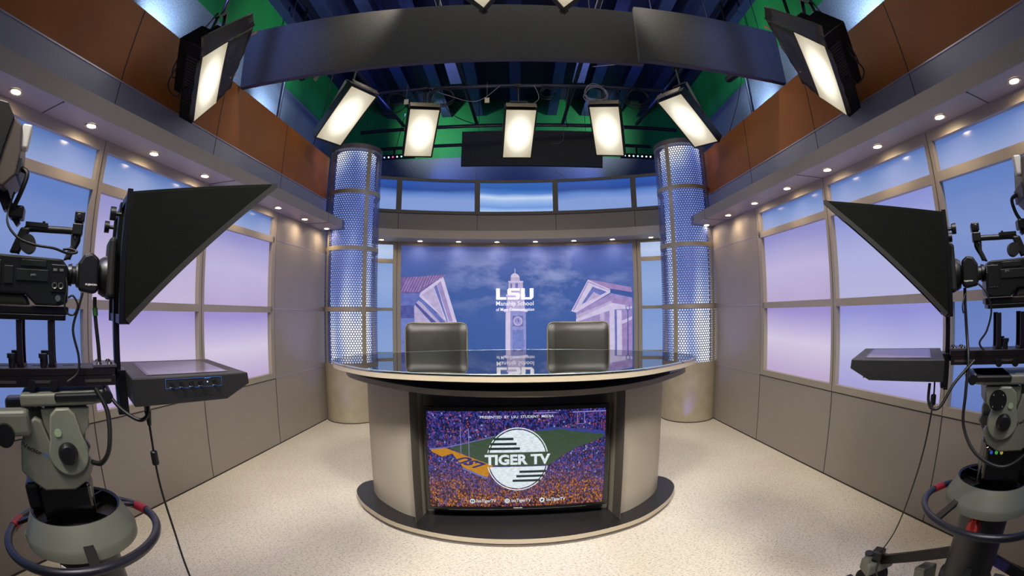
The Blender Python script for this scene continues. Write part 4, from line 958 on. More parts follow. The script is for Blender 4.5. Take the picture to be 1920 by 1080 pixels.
strip((2.62, 4.2, 4.13), (-0.25, 1, 0), 5, 'wwcwr', 'led strip glimpsed under the right end of the short baffle', 1.1)
strip((2.75, 3.1, 4.02), (-0.25, 1, 0), 3, 'rw', 'led strip beside the foil wrapped right key light', 1.2)

# hanging leads and tags in the grid
rnd = random.Random(11)
def lead(pts, r, label, grp='loose leads in the lighting grid', mat=RUB):
    o = MB().tube(cat_rom(pts, 7), r, 6).build('cable', mat, smooth=60); tag(o, label, 'cable', grp); return o
def coil(c, R_, n_, label, mat=RUB, r=.006):
    pts = []
    for i in range(n_ * 10):
        a = 2 * PI * i / 10; k = 1 + .18 * math.sin(i * .7)
        pts.append((c[0] + R_ * k * math.cos(a), c[1] + .03 * math.sin(i * 1.3), c[2] + R_ * k * .8 * math.sin(a) - .02 * math.sin(i * .31)))
    return lead(pts, r, label, 'coiled leads on the grid pipe', mat)
GREYC = M('pale_wire', (150, 146, 160), 0.5)
coil((-0.98, 5.24, 4.18), .16, 4, 'loose coil of black lead hanging on the pipe right of the second soft light')
coil((1.05, 5.24, 4.22), .15, 5, 'pale coil of wire hanging on the pipe left of the fourth soft light', GREYC, .005)
coil((1.62, 5.27, 4.21), .16, 4, 'loose coil of black lead hanging on the pipe right of the fourth soft light')
coil((-2.12, 4.0, 4.34), .13, 4, 'tangle of black lead above the left end of the leftmost soft light')
coil((2.22, 4.05, 4.36), .12, 3, 'tangle of black lead above the rightmost soft light')
coil((-1.60, 5.27, 4.21), .12, 3, 'small tangle of black lead on the pipe left of the second soft light')
coil((.42, 5.27, 4.22), .10, 3, 'small tangle of black lead on the pipe right of the centre soft light')
lead([(-1.0, 5.27, 4.33), (-.85, 5.2, 3.95), (-.62, 5.5, 3.92), (-.45, 6.25, 4.2)], .006, 'black lead drooping between the two grid pipes left of centre')
lead([(.72, 5.27, 4.33), (.66, 5.3, 4.05), (.72, 5.8, 3.98), (.80, 6.25, 4.2)], .006, 'black lead drooping between the two grid pipes right of centre')
lead([(-1.9, 5.27, 4.33), (-1.85, 5.2, 4.02), (-1.5, 5.2, 4.0), (-1.3, 5.27, 4.33)], .006, 'black lead sagging between the first and second soft lights')
lead([(1.35, 5.27, 4.33), (1.5, 5.2, 4.02), (1.85, 5.2, 4.05), (2.0, 5.27, 4.33)], .006, 'black lead sagging between the fourth and fifth soft lights')
lead([(-.2, 5.25, 4.33), (-.5, 5.2, 4.08), (-.9, 5.2, 4.2), (-1.1, 5.25, 4.33)], .004, 'thin pale wire sagging from the pipe left of the centre soft light', mat=GREYC)
lead([(.25, 5.25, 4.34), (.3, 5.2, 4.1), (.12, 5.2, 3.98)], .004, 'thin pale wire dropping beside the centre soft light', mat=GREYC)
lead([(.75, 6.5, 4.3), (.72, 6.4, 4.0), (.55, 6.3, 3.9)], .004, 'thin pale wire hanging above the right end of the small baffle', mat=GREYC)
lead([(1.0, 5.0, 4.5), (1.5, 4.6, 4.38), (2.0, 4.2, 4.46)], .004, 'thin pale wire swagged between joists on the right', mat=GREYC)
lead([(-1.62, 5.9, 4.3), (-1.66, 5.8, 3.9), (-1.72, 5.8, 3.55)], .005, 'black lead hanging behind the left perforated column top')
lead([(-2.2, 4.5, 4.4), (-2.3, 4.6, 3.9), (-2.5, 4.8, 3.46)], .005, 'black lead hanging down to the top of the left orange panels')
lead([(2.62, 4.1, 4.1), (2.6, 4.3, 3.8), (2.52, 4.5, 3.46)], .005, 'black lead hanging down to the top of the right orange panels')
lead([(-2.75, 2.4, 4.4), (-2.6, 2.6, 4.2), (-2.35, 2.7, 4.45)], .006, 'black lead looping near the ceiling at the left')
for x0, x1, lb in ((-.62, -.60, 'left'), (.60, .80, 'right')):
    lead([(x0, 6.62, 3.58), ((x0 + x1) / 2, 6.55, 3.48), (x1, 6.48, 3.36)], .004, 'thin pale cord hanging under the small baffle, %s one' % lb, 'pale cords under the small baffle', GREYC)
def ptag(c, rot, label):
    t = MB().box(-.03, .03, -.001, .001, -.075, 0).build('paper_tag', TAGM, smooth=0); t.location = c; t.rotation_euler = rot; tag(t, label, 'tag', 'paper tags on the grid')
    MB().cyl((0, 0, -.01), (0, .0, .24), .0012, n=5).build('string', GREYC, t)
    t2 = MB().cyl((0, -.0015, -.012), (0, .0015, -.012), .004, n=10).build('punched_hole', GROOVE, t)
ptag((-.36, 5.18, 4.12), (0, 0, 0), 'small buff paper tag hanging left of the centre soft light')
ptag((-1.42, 5.18, 4.16), (0, 0, 0), 'small buff paper tag hanging at the second soft light from the left')
ptag((-1.93, 3.6, 3.72), (0, .75, -.4), 'small white paper tag tilted beside the leftmost soft light')
post_m = M('wall_conduit', (90, 100, 140), 0.4, 0.6)
for s, lb in ((-1, 'left'), (1, 'right')):
    o = MB().cyl((s * 2.62, 4.05, 3.3), (s * 2.62, 4.05, 4.43), .022, n=12).build('support_post', post_m); tag(o, 'slim metal support post rising behind the %s orange panels' % lb, 'post', 'support posts behind the orange panels')
# ------------------------------------------------------------------ studio camera rigs
# local frame of each rig: +Y the way the lens points, +X its right hand side, origin on the floor under the head
def rig(O, heading, du, ring_z, ring_r, skirt_z, disc_z, side, foot):
    s = 'left' if side < 0 else 'right'
    rz = -math.radians(heading); O = Vector((O[0], O[1], 0)); h = math.radians(heading)
    fwd = Vector((math.sin(h), math.cos(h), 0))
    # ---------------- pedestal
    P = empty('camera_pedestal', O, rz, 'beige and black wheeled camera pedestal with a round steering ring, under the %s camera' % s, 'pedestal', 'camera pedestals')
    zt = ring_z
    ring = [(ring_r * math.cos(a), ring_r * math.sin(a), ring_z) for a in [2 * PI * i / 64 for i in range(64)]]
    ro = MB().tube(ring, .0148, 12, True).build('steering_ring', M('steering_ring_rubber', (26, 26, 36), 0.35), P, smooth=80)
    for a0 in ((115, 245) if side < 0 else (52, 232)):
        seg = [(ring_r * math.cos(math.radians(a)), ring_r * math.sin(math.radians(a)), ring_z) for a in range(a0 - 7, a0 + 8, 2)]
        MB().tube(seg, .0166, 12).build('red_tape', RED, ro, smooth=80)
    for a in ((5, 125, 245) if side < 0 else (125, 5, 245)):
        a = math.radians(a); ca, sa = math.cos(a), math.sin(a)
        sp = MB().bar((.155 * ca, .155 * sa, skirt_z + .012), ((ring_r - .01) * ca, (ring_r - .01) * sa, ring_z + .004), .034, .012).build('ring_spoke', BLK, P, smooth=0, bevel=.002)
    SK = skirt_z
    MB().lathe([(.150, SK + .052), (.157, SK + .058), (.162, SK + .050), (.192, SK - .004), (.196, SK - .012), (.196, SK - .038), (.190, SK - .042), (.11, SK - .035)], n=64).build('trim_skirt', BEIGE, P, smooth=50)
    MB().lathe([(.0, SK + .018), (.146, SK + .018), (.148, SK + .054), (.156, SK + .060), (.159, SK + .052)], n=64).build('weight_tray', BLK, P, smooth=40)
    for k in range(4):
        a = PI / 4 + k * PI / 2; MB().bar((.05 * math.cos(a), .05 * math.sin(a), SK + .04), (.147 * math.cos(a), .147 * math.sin(a), SK + .04), .006, .03).build('tray_rib', BLKM, P, smooth=0)
    MB().lathe([(.112, SK - .03), (.112, .34), (.125, .33), (.125, .27), (.07, .24)], n=40).build('column', BLK, P, smooth=40)
    MB().lathe([(.085, .27), (.10, .25), (.10, .14), (.05, .12)], n=32).build('hub', BLKM, P)
    lv = MB().cyl((.0, 0, 0), (0, 0, .03), .035, n=20)
    yy = -side * .0
    kx = -.118
    MB().cyl((kx * .94, .05, SK - .095), (kx * 1.18, .065, SK - .095), .032, .026, n=20).bar((kx * 1.16, .063, SK - .125), (kx * 1.16, .063, SK - .06), .016, .018).build('brake_knob', M('red_plastic', (190, 34, 24), 0.4), P)
    fa = math.atan2(foot[1], foot[0])
    for k in range(3):
        a = fa + k * 2 * PI / 3; ca, sa = math.cos(a), math.sin(a); L_ = .56
        lg = MB().bar((.09 * ca, .09 * sa, .40), (L_ * ca, L_ * sa, .15), .035, .045).build('base_leg', BLKM, P, smooth=0, bevel=.003)
        ft = MB(); tx, ty = -sa, ca
        ft.prism([(ca * (L_ - .05) + tx * .10, sa * (L_ - .05) + ty * .10, .10), (ca * (L_ - .05) - tx * .10, sa * (L_ - .05) - ty * .10, .10), (ca * (L_ + .05) - tx * .07, sa * (L_ + .05) - ty * .07, .10), (ca * (L_ + .05) + tx * .07, sa * (L_ + .05) + ty * .07, .10)], (0, 0, .065))
        ft.build('wheel_housing', BEIGE, lg, smooth=0, bevel=.012, seg=3)
        for sg in (-1, 1):
            c0 = Vector((ca * L_ + tx * sg * .055, sa * L_ + ty * sg * .055, .055))
            MB().cyl(c0 - Vector((tx, ty, 0)) * .016, c0 + Vector((tx, ty, 0)) * .016, .0545, n=24).build('wheel', RUB, lg)
        MB().cyl((ca * L_ + tx * .07, sa * L_ + ty * .07, .164), (ca * L_ + tx * .07, sa * L_ + ty * .07, .205), .022, n=16).build('foot_brake_post', BEIGE, lg)
        MB().cyl((ca * L_ + tx * .07, sa * L_ + ty * .07, .205), (ca * L_ + tx * .07, sa * L_ + ty * .07, .215), .025, n=16).build('foot_brake_button', BLK, lg)
        g = MB(); g.prism([(ca * .17 + tx * .05, sa * .17 + ty * .05, .14), (ca * .17 - tx * .05, sa * .17 - ty * .05, .14), (ca * .24 - tx * .045, sa * .24 - ty * .045, .12), (ca * .24 + tx * .045, sa * .24 + ty * .045, .12)], (ca * .03, sa * .03, .14)); g.build('cable_guard', BEIGE, P, smooth=0, bevel=.01)
    if side < 0:
        lb = MB().box(.09, .125, -.172, -.169, SK - .115, SK - .045).build('white_label', WHITE, P, smooth=0); lb.rotation_euler = (0, 0, math.radians(35)); 
        lb2 = MB().box(-.01, .02, -.1985, -.1965, SK - .035, SK - .012).build('warning_sticker', M('sticker_green', (90, 150, 110), .5), P, smooth=0)
    # ---------------- fluid head
    dz = disc_z; bot = SK + .02
    MB().box(-.085, .085, -.10, .07, bot, dz - .10).build('head_base', BLKG, P, smooth=0, bevel=.012)
    MB().lathe([(.0, dz - .10), (.075, dz - .10), (.08, dz - .12), (.07, bot)], n=28).build('head_neck', BEIGE, P)
    MB().box(-.05, .05, -.15, -.10, bot + .05, dz - .10).build('drag_knob_housing', BLK, P, smooth=0, bevel=.012)
    sd = 1 if side < 0 else -1
    cov = [(-.097, dz + .078), (-.125, dz + .03), (-.14, dz - .047), (-.11, dz - .078), (-.076, dz - .106), (.021, dz - .111), (.07, dz - .085), (.097, dz - .04), (.085, dz - .02), (.02, dz - .02), (-.03, dz + .02), (-.05, dz + .085), (-.07, dz + .095)]
    for sg in (-1, 1):
        MB().prism([(sg * .070, a, b) for a, b in cov], (sg * .035, 0, 0)).build('head_cover', BEIGE, P, smooth=30, bevel=.006, seg=3)
        MB().prism([(sg * .088, a, b) for a, b in [(.062 * math.cos(t) + .022, dz - .003 + .062 * math.sin(t)) for t in [math.radians(x) for x in range(150, 391, 12)]] + [(.058, dz + .10), (.04, dz + .118), (.0, dz + .118), (-.02, dz + .10)]], (sg * .030, 0, 0)).build('tilt_plate', M('pedestal_beige_dark', (118, 122, 108), .45), P, smooth=30, bevel=.004)
        kn = MB().lathe([(0, .024), (.022, .022), (.030, .012), (.031, 0)], n=28).build('tilt_knob', BLK, P); kn.location = (sg * .118, .02, dz - .002); kn.rotation_euler = (0, sg * PI / 2, 0)
        MB().cyl((sg * .118, -.002, dz + .055), (sg * .121, -.002, dz + .055), .011, n=20).build('bubble_level', M('bubble_green', (150, 170, 140), .2), P)
        # engraved name on the cover
        p2, f2 = text_fit('Vector', 0, .062, 0, .013, .02); p3, f3 = text_fit('70', .066, .082, 0, .011, .02)
        an = math.radians(-26)
        def put(x, y, sg=sg):
            if sg > 0: uu = -.122 + x * math.cos(an) - y * math.sin(an); zz = dz + .020 + x * math.sin(an) + y * math.cos(an)
            else: x2 = x; uu = -.040 - (x2 * math.cos(-an) - y * math.sin(-an)); zz = dz - .020 + x2 * math.sin(-an) + y * math.cos(-an)
            return (sg * .1056, uu, zz)
        flat_build('name_lettering', BLK, p2, f2, put, P); flat_build('number_lettering', BLUETXT, p3, f3, put, P)
        MB().prism([(sg * .075, a, b) for a, b in [(-.05, dz + .115), (.105, dz + .115), (.095, dz + .06), (.07, dz + .03), (-.03, dz + .03), (-.045, dz + .07)]], (sg * .012, 0, 0)).build('side_bracket', BEIGE, P, smooth=0, bevel=.003)
    MB().box(-.075, .075, -.04, .10, dz + .05, dz + .12).build('cradle_block', M('head_grey', (90, 94, 84), .45), P, smooth=0, bevel=.01)
    MB().prism([(-.10, -.11, dz + .122), (.10, -.11, dz + .122), (.10, .12, dz + .122), (.06, .175, dz + .122), (-.06, .175, dz + .122), (-.10, .12, dz + .122)], (0, 0, .034)).build('head_plate', BEIGE, P, smooth=0, bevel=.008, seg=3)
    MB().box(-.106, .106, .0, .15, dz + .134, dz + .156).build('slide_lock', BLK, P, smooth=0, bevel=.006)
    MB().cyl((-.11, .165, dz + .142), (.11, .165, dz + .142), .018, n=18).build('plate_lever', BLK, P)
    # pan bar clamp at the rear
    for sg in (-1, 1):
        pc = MB().box(sg * .10 - .03, sg * .10 + .03, -.19, -.085, dz + .05, dz + .12).build('pan_bar_clamp', BEIGE, P, smooth=0, bevel=.015, seg=3)
        MB().cyl((sg * .13, -.165, dz + .06), (sg * .15, -.165, dz + .06), .030, n=24).build('clamp_knob', BLK, pc)
        MB().cyl((sg * .10, -.14, dz + .075), (sg * .16, -.52, dz - .12), .011, n=12).build('pan_bar', BLKM, P)
    if side > 0:
        MB().cyl((-.121, .055, dz + .075), (-.128, .055, dz + .075), .036, n=28).build('drive_cover', BLK, P)
        for a in range(4):
            t = PI / 4 + a * PI / 2; MB().sphere((-.129, .055 + .028 * math.cos(t), dz + .075 + .028 * math.sin(t)), .004, 8).build('bolt', M('chrome', (190, 188, 180), .2, 1), P)
        for k, c in enumerate(((60, 90, 200), (70, 190, 90), (190, 180, 90))): MB().sphere((-.086, .045 - k * .022, dz - .118), .007, 10).build('indicator_lamp', E('ind_%d' % k, c, .6), P)
    # ---------------- teleprompter
    T = empty('teleprompter', O + fwd * du + Vector((0, 0, 0 if side < 0 else -.014)), rz, 'teleprompter with black triangular cloth hood and flat monitor, on the %s camera' % s, 'teleprompter', 'teleprompters')
    MB().box(-.062, .062, -.45, .200, 1.214, 1.236).build('rail_plate', M('rail_metal', (44, 38, 42), 0.35, 0.6), T, smooth=0, bevel=.002)
    rl = MB()
    for sg in (-1, 1): rl.box(sg * .062 - .004, sg * .062 + .004, -.45, .200, 1.186, 1.2135)
    rl.build('rail_flange', M('rail_metal', (44, 38, 42), .35, .6), T, smooth=0)
    for sg in (-1, 1):
        for u0, u1 in ((.10, .185), (-.07, .01), (-.22, -.12)): MB().box(sg * .0661 - .0006, sg * .0661 + .0006, u0, u1, 1.196, 1.204).build('slot', GROOVE, T, smooth=0)
    for u0, u1 in ((-.07, -.01), (.03, .07), (-.20, -.14)): MB().box(-.004, .004, u0, u1, 1.2361, 1.237).build('slot', GROOVE, T, smooth=0)
    bp = MB().box(-.064, .064, .13, .205, 1.2365, 1.243).build('bracket_plate', M('bracket_grey', (86, 80, 92), .35, .5), T, smooth=0)
    for sx in (-.04, .04):
        for uy in (.15, .185): MB().cyl((sx, uy, 1.243), (sx, uy, 1.249), .010, .006, n=14).build('bolt_head', BLK, bp)
    for sg in (-1, 1):
        for uu in (-.07, .0): MB().cyl((sg * .067, uu, 1.192), (sg * .082, uu, 1.192), .014, n=16).build('side_knob', BLK, T)
    for uu in (-.115, -.012):
        rs = MB().box(-.045, .045, uu - .002, uu + .022, 1.237, 1.243).box(-.045, -.039, uu, uu + .020, 1.24, 1.362).box(.039, .045, uu, uu + .020, 1.24, 1.362)
        rs.build('riser', M('riser_metal', (40, 36, 46), .4, .6), T, smooth=0)
        for sg in (-1, 1): MB().cyl((sg * .052, uu - .018, 1.237), (sg * .052, uu - .018, 1.262), .010, n=14).cyl((sg * .052, uu - .018, 1.262), (sg * .052, uu - .018, 1.274), .014, n=14).build('thumb_screw', BLK, T)
    up = MB().box(-.022, .022, .203, .222, 1.09, 1.71).box(-.19, .19, .208, .216, 1.36, 1.385).box(-.19, .19, .208, .216, 1.69, 1.712)
    for sg in (-1, 1): up.box(sg * .19 - .008, sg * .19 + .008, .204, .220, 1.36, 1.712)
    up.build('upright_frame', BLKM, T, smooth=0, bevel=.001)
    for sg in (-1, 1):
        MB().cyl((sg * .12, .200, 1.655), (sg * .12, .17, 1.655), .006, n=10).cyl((sg * .12, .183, 1.655), (sg * .12, .166, 1.655), .019, n=18).build('hood_knob', BLK, T)
    # hood: triangular sides, roof and back board
    hr, ht, hb = (.219, 1.700), (.665, 1.784), (.222, 1.367)
    wr, wt = .195, .215
    def H(sg, p, w_): return Vector((sg * w_, p[0], p[1]))
    hd = MB()
    for sg in (-1, 1):
        a, b, c = H(sg, hr, wr), H(sg, ht, wt), H(sg, hb, wr)
        hd.prism([a, b, c], (sg * .006, 0, 0))
    a, b, c, d_ = H(-1, hr, wr), H(1, hr, wr), H(1, ht, wt), H(-1, ht, wt); hd.prism([a, b, c, d_], (0, 0, .006))
    a, b, c, d_ = H(-1, hr, wr), H(1, hr, wr), H(1, hb, wr), H(-1, hb, wr); hd.prism([a, b, c, d_], (0, -.004, 0))
    ho = hd.build('cloth_hood', CLOTH, T, smooth=0, bevel=.002)
    rm = MB()
    for sg in (-1, 1): rm.bar(H(sg, ht, wt), H(sg, (hb[0] + .006, hb[1]), wr), .016, .014, (1, 0, 0))
    rm.bar(H(-1, ht, wt), H(1, ht, wt), .014, .014); rm.bar(H(-1, (hb[0] + .006, hb[1]), wr), H(1, (hb[0] + .006, hb[1]), wr), .014, .014)
    rm.build('hood_rim', M('rim_dark', (30, 30, 28), .6), ho, smooth=0)
    gl = NT('beam_splitter_glass'); b_ = gl.bsdf(rgb(30, 36, 34), .03, 0, .8); gm = gl.m
    MB().add([H(-1, (ht[0] - .004, ht[1] - .004), wt - .004), H(1, (ht[0] - .004, ht[1] - .004), wt - .004), H(1, (hb[0] + .004, hb[1] + .004), wr - .004), H(-1, (hb[0] + .004, hb[1] + .004), wr - .004)], [(0, 1, 2, 3)]).build('beam_splitter', gm, T, smooth=0)
    # monitor
    prof = [(.235, 1.147), (.233, 1.222), (.590, 1.222), (.594, 1.190), (.520, 1.150)]
    mo = MB().prism([(-.21, a, b) for a, b in prof], (.42, 0, 0)).build('prompter_monitor', M('monitor_case', (30, 29, 29), .45), T, smooth=0, bevel=.003)
    MB().box(-.165, .165, .285, .545, 1.2222, 1.2232).build('monitor_bezel_lip', BLKG, mo, smooth=0)
    MB().box(-.158, .158, .292, .538, 1.2232, 1.2238).build('monitor_screen', M('monitor_glass', (128, 118, 140), .12, 0, .02), mo, smooth=0)
    xs = .2105
    for k, uu in enumerate((.349, .378, .408, .436, .481)):
        MB().cyl((xs, uu, 1.2035), (xs + .009, uu, 1.2035), .0068, .006, n=16).build('control_knob', BLK, mo)
        MB().box(xs, xs + .0006, uu - .006, uu + .006, 1.1928, 1.1942).build('knob_caption', WHITE, mo, smooth=0)
    ol = MB(); y0, y1, z0, z1 = .331, .503, 1.190, 1.2155
    for a in ((y0, y1, z0, z0 + .0008), (y0, y1, z1, z1 + .0008), (y0, y0 + .0008, z0, z1), (y1, y1 + .0008, z0, z1)): ol.box(xs, xs + .0006, *a)
    ol.box(xs, xs + .0006, .45, .468, z1 - .0028, z1 - .0006); ol.build('control_outline', BLUETXT, mo, smooth=0)
    MB().sphere((xs + .0005, .459, 1.2035), .0022, 8).build('power_lamp', E('white_led', (230, 235, 240), 1.0), mo)
    for sg in (-1, 1):
        vt = MB()
        for i in range(13):
            u_ = (.370 + i * .0082) if sg > 0 else (.434 + i * .0086)
            vt.box(sg * xs - .0006, sg * xs + .0006, u_, u_ + .005, 1.166 if sg > 0 else 1.158, 1.185 if sg > 0 else 1.180)
        vt.build('vent_slots', M('vent_black', (4, 4, 5), .7), mo, smooth=0)
    MB().box(-.05, .05, .206, .236, 1.10, 1.225).build('monitor_hinge', BLKM, T, smooth=0, bevel=.002)
    # ---------------- video camera
    Cc = empty('video_camera', O + fwd * (du - (0.0 if side < 0 else 0.0)), rz, 'black shoulder video camera with top handle, behind the teleprompter of the %s rig' % s, 'camera', 'studio video cameras')
    MB().box(-.05, .05, -.34, .046, 1.3625, 1.378).build('quick_release_plate', BLKM, Cc, smooth=0, bevel=.002)
    MB().box(-.045, .045, -.30, .055, 1.3785, 1.400).build('wedge_plate', BLK, Cc, smooth=0, bevel=.003)
    bd = MB().prism([(-.062, -.27, 1.415), (-.062, -.27, 1.52), (-.062, -.20, 1.532), (-.062, .03, 1.528), (-.062, .052, 1.505), (-.062, .052, 1.41), (-.062, .02, 1.402), (-.062, -.05, 1.402), (-.062, -.085, 1.43), (-.062, -.19, 1.43), (-.062, -.22, 1.415)], (.124, 0, 0))
    bo = bd.build('body', M('camera_body', (17, 18, 19), .38, 0, .1), Cc, smooth=0, bevel=.006, seg=3)
    MB().prism([(-.05, -.19, 1.401), (-.05, -.075, 1.401), (-.05, -.09, 1.43), (-.05, -.18, 1.43)], (.10, 0, 0)).build('shoulder_pad', M('pad_rubber', (44, 46, 42), .7), Cc, smooth=0, bevel=.008)
    for sg in (-1, 1):
        X = sg * .0622
        det = MB()
        det.prism([(X, -.115, 1.465), (X, -.012, 1.465), (X, -.012, 1.495), (X, -.115, 1.495)], (sg * .004, 0, 0)); det.prism([(X, -.10, 1.503), (X, -.02, 1.503), (X, -.02, 1.52), (X, -.10, 1.52)], (sg * .003, 0, 0))
        det.build('door_panel', M('camera_panel', (30, 32, 30), .35), bo, smooth=0, bevel=.001)
        for k in range(3): MB().box(min(X, X + sg * .002), max(X, X + sg * .002), -.142, -.134, 1.468 + k * .012, 1.4705 + k * .012).build('index_mark', M('switch_grey', (120, 122, 116), .4), bo, smooth=0)
        MB().box(min(X, X + sg * .003), max(X, X + sg * .003), -.155, -.125, 1.455, 1.502).build('control_cover', M('camera_panel', (30, 32, 30), .35), bo, smooth=0, bevel=.002)
        MB().box(min(X, X + sg * .003), max(X, X + sg * .003), -.225, -.165, 1.45, 1.515).build('rear_cover', M('camera_panel', (30, 32, 30), .35), bo, smooth=0, bevel=.004)
        MB().box(min(X, X + sg * .004), max(X, X + sg * .004), -.003, .044, 1.438, 1.512).build('front_control_panel', BLK, bo, smooth=0, bevel=.003)
        if sg > 0:
            X = X + .004
            for uu in (.010, .030):
                MB().lathe([(.0055, .003), (.0085, .004), (.0095, 0)], n=20).build('audio_socket', M('chrome_dull', (160, 160, 150), .3, .9), bo).matrix_local = Matrix.Translation((X, uu, 1.4555)) @ Matrix.Rotation(PI / 2, 4, 'Y')
                MB().box(X, X + .002, uu - .006, uu + .006, 1.494, 1.501).build('audio_switch', M('switch_grey', (120, 122, 116), .4), bo, smooth=0)
            MB().cyl((X, .022, 1.422), (X + .006, .022, 1.422), .0085, n=18).build('chrome_button', M('chrome_dull', (160, 160, 150), .3, .9), bo)
            p2, f2 = text_fit('JVC', 0, .018, 0, .0065, .03)
            flat_build('maker_lettering', M('lettering_grey', (150, 150, 145), .4), p2, f2, lambda x, y: (X + .0046, -.068 + x, 1.477 + y), bo)
        else:
            MB().cyl((X, .022, 1.505), (X - .003, .022, 1.505), .011, n=24).build('menu_wheel', M('chrome_dull', (160, 160, 150), .3, .9), bo)
            for a in range(4):
                for b in range(2): MB().box(X - .0025, X, .002 + a * .011, .009 + a * .011, 1.452 - b * .016, 1.458 - b * .016).build('function_switch', M('switch_grey', (120, 122, 116), .4), bo, smooth=0)
            for b in range(5): MB().box(X - .002, X, .044, .049, 1.515 - b * .007, 1.5185 - b * .007).build('menu_mark', M('switch_grey', (120, 122, 116), .4), bo, smooth=0)
            p2, f2 = text_fit('JVC', 0, .018, 0, .0065, .03)
            flat_build('maker_lettering', M('lettering_grey', (150, 150, 145), .4), p2, f2, lambda x, y: (X - .0046, -.030 - x, 1.485 + y), bo)
    # lens
    le = MB()
    def ly(mb, prof): # lathe about the lens axis
        n = 36; K = len(prof); vs = []
        for i in range(n):
            t = 2 * PI * i / n; vs += [(r * math.cos(t), y, 1.490 + r * math.sin(t)) for y, r in prof]
        fs = [(i * K + k, ((i + 1) % n) * K + k, ((i + 1) % n) * K + k + 1, i * K + k + 1) for i in range(n) for k in range(K - 1)]
        return mb.add(vs, fs)
    ly(le, [(.05, .030), (.062, .032), (.064, .026), (.075, .026), (.077, .033), (.090, .036), (.092, .030), (.10, .030), (.102, .040), (.13, .042), (.134, .036), (.15, .036), (.152, .050), (.166, .058), (.185, .062), (.198, .062), (.198, .045)])
    lo = le.build('lens', BLK, Cc, smooth=40)
    for y, r in ((.081, .0345), (.115, .0428), (.142, .0368)):
        MB_ = MB(); ly(MB_, [(y - .002, r), (y - .002, r + .0012), (y + .002, r + .0012), (y + .002, r)]); MB_.build('ring_mark', M('ring_mark', (70, 70, 66), .4), lo)
    ls = side < 0
    gx = .048 if ls else -.048
    MB().prism([(gx - .018, .085, 1.445), (gx - .018, .135, 1.437), (gx - .018, .15, 1.447), (gx - .018, .15, 1.535), (gx - .018, .125, 1.552), (gx - .018, .10, 1.545), (gx - .018, .082, 1.52)], (.036, 0, 0)).build('zoom_grip', BLK, lo, smooth=0, bevel=.012, seg=3)
    p2, f2 = text_fit('FUJINON', 0, .036, 0, .0065, .04)
    flat_build('lens_lettering', WHITE, p2, f2, (lambda x, y: (gx + .0185, .108 + x, 1.459 + y)) if ls else (lambda x, y: (gx - .0185, .144 - x, 1.459 + y)), lo)
    MB().box(-.075, .075, .176, .203, 1.425, 1.60).build('lens_shroud', M('shroud', (10, 10, 12), .7), lo, smooth=0, bevel=.018, seg=3)
    # handle
    hn = MB().tube(cat_rom([(0, .045, 1.535), (0, .052, 1.552), (0, .072, 1.585), (0, .070, 1.605), (0, .055, 1.614), (0, -.02, 1.613), (0, -.08, 1.612), (0, -.105, 1.605), (0, -.118, 1.575), (0, -.128, 1.54)], 6), .0105, 12).build('top_handle', M('handle_black', (22, 22, 22), .45), Cc, smooth=80)
    MB().box(-.013, .013, -.105, -.03, 1.616, 1.628).cyl((0, -.045, 1.628), (0, -.045, 1.634), .005, n=10).build('accessory_shoe', BLK, hn, smooth=0)
    MB().cyl((0, .066, 1.592), (0, .066, 1.668), .001).build('pin', BLK, hn)
    mh = MB().box(-.024, .024, .056, .090, 1.640, 1.670).box(-.021, .021, .053, .088, 1.602, 1.636).box(-.018, .018, .060, .084, 1.634, 1.642).cyl((-.026, .072, 1.655), (.026, .072, 1.655), .010, n=20).build('microphone_holder', BLK, hn, smooth=0, bevel=.004)
    MB().prism([(-.013, -.085, 1.612), (-.013, -.118, 1.54), (-.013, -.152, 1.54), (-.013, -.120, 1.612)], (.026, 0, 0)).build('rear_handle_post', M('handle_black', (22, 22, 22), .45), hn, smooth=0, bevel=.006)
    MB().prism([(-.012, .05, 1.606), (-.012, .086, 1.606), (-.012, .072, 1.570), (-.012, .055, 1.535), (-.012, .030, 1.528), (-.012, .052, 1.572)], (.024, 0, 0)).build('front_handle_post', M('handle_black', (22, 22, 22), .45), hn, smooth=0, bevel=.005)
    for k in range(4): MB().cyl((-.02 + k * .011, .064, 1.592), (-.02 + k * .011, .064, 1.600), .003, n=8).build('screw', M('chrome_dull', (160, 160, 150), .3, .9), mh)
    MB().cyl((-.02, -.088, 1.565), (.036 if ls else .02, -.088, 1.565), .024, .026, n=28).build('eyepiece', M('eyecup', (16, 16, 17), .6), Cc)
    # studio viewfinder on its arm at the rear
    vf = empty('viewfinder_monitor', O + fwd * du, rz, 'boxy studio viewfinder monitor mounted above the rear of the %s camera' % s, 'monitor', 'viewfinder monitors') if False else Cc
    MB().bar((0, -.13, 1.618), (0, -.17, 1.66), .03, .018).bar((0, -.17, 1.66), (0, -.225, 1.74), .04, .036).build('viewfinder_arm', BLK, Cc, smooth=0, bevel=.003)
    MB().box(-.03, .03, -.165, -.115, 1.632, 1.668).build('viewfinder_mount', BLK, Cc, smooth=0, bevel=.006)
    vb = MB().prism([(-.09, -.33, 1.93), (-.09, -.215, 1.905), (-.09, -.165, 1.872), (-.09, -.150, 1.79), (-.09, -.152, 1.735), (-.09, -.19, 1.70), (-.09, -.33, 1.74)], (.18, 0, 0)).build('viewfinder', M('viewfinder_case', (88, 78, 70), .45), Cc, smooth=0, bevel=.006)
    MB().prism([(-.098, -.42, 1.95), (-.098, -.232, 1.928), (-.098, -.198, 1.89), (-.098, -.215, 1.75), (-.098, -.42, 1.72)], (.196, 0, 0)).build('viewfinder_hood', BLK, vb, smooth=0, bevel=.003)
    MB().box(.03 if ls else -.07, .07 if ls else -.03, -.168, -.135, 1.815, 1.885).build('white_transmitter', WHITE, vb, smooth=0, bevel=.006)
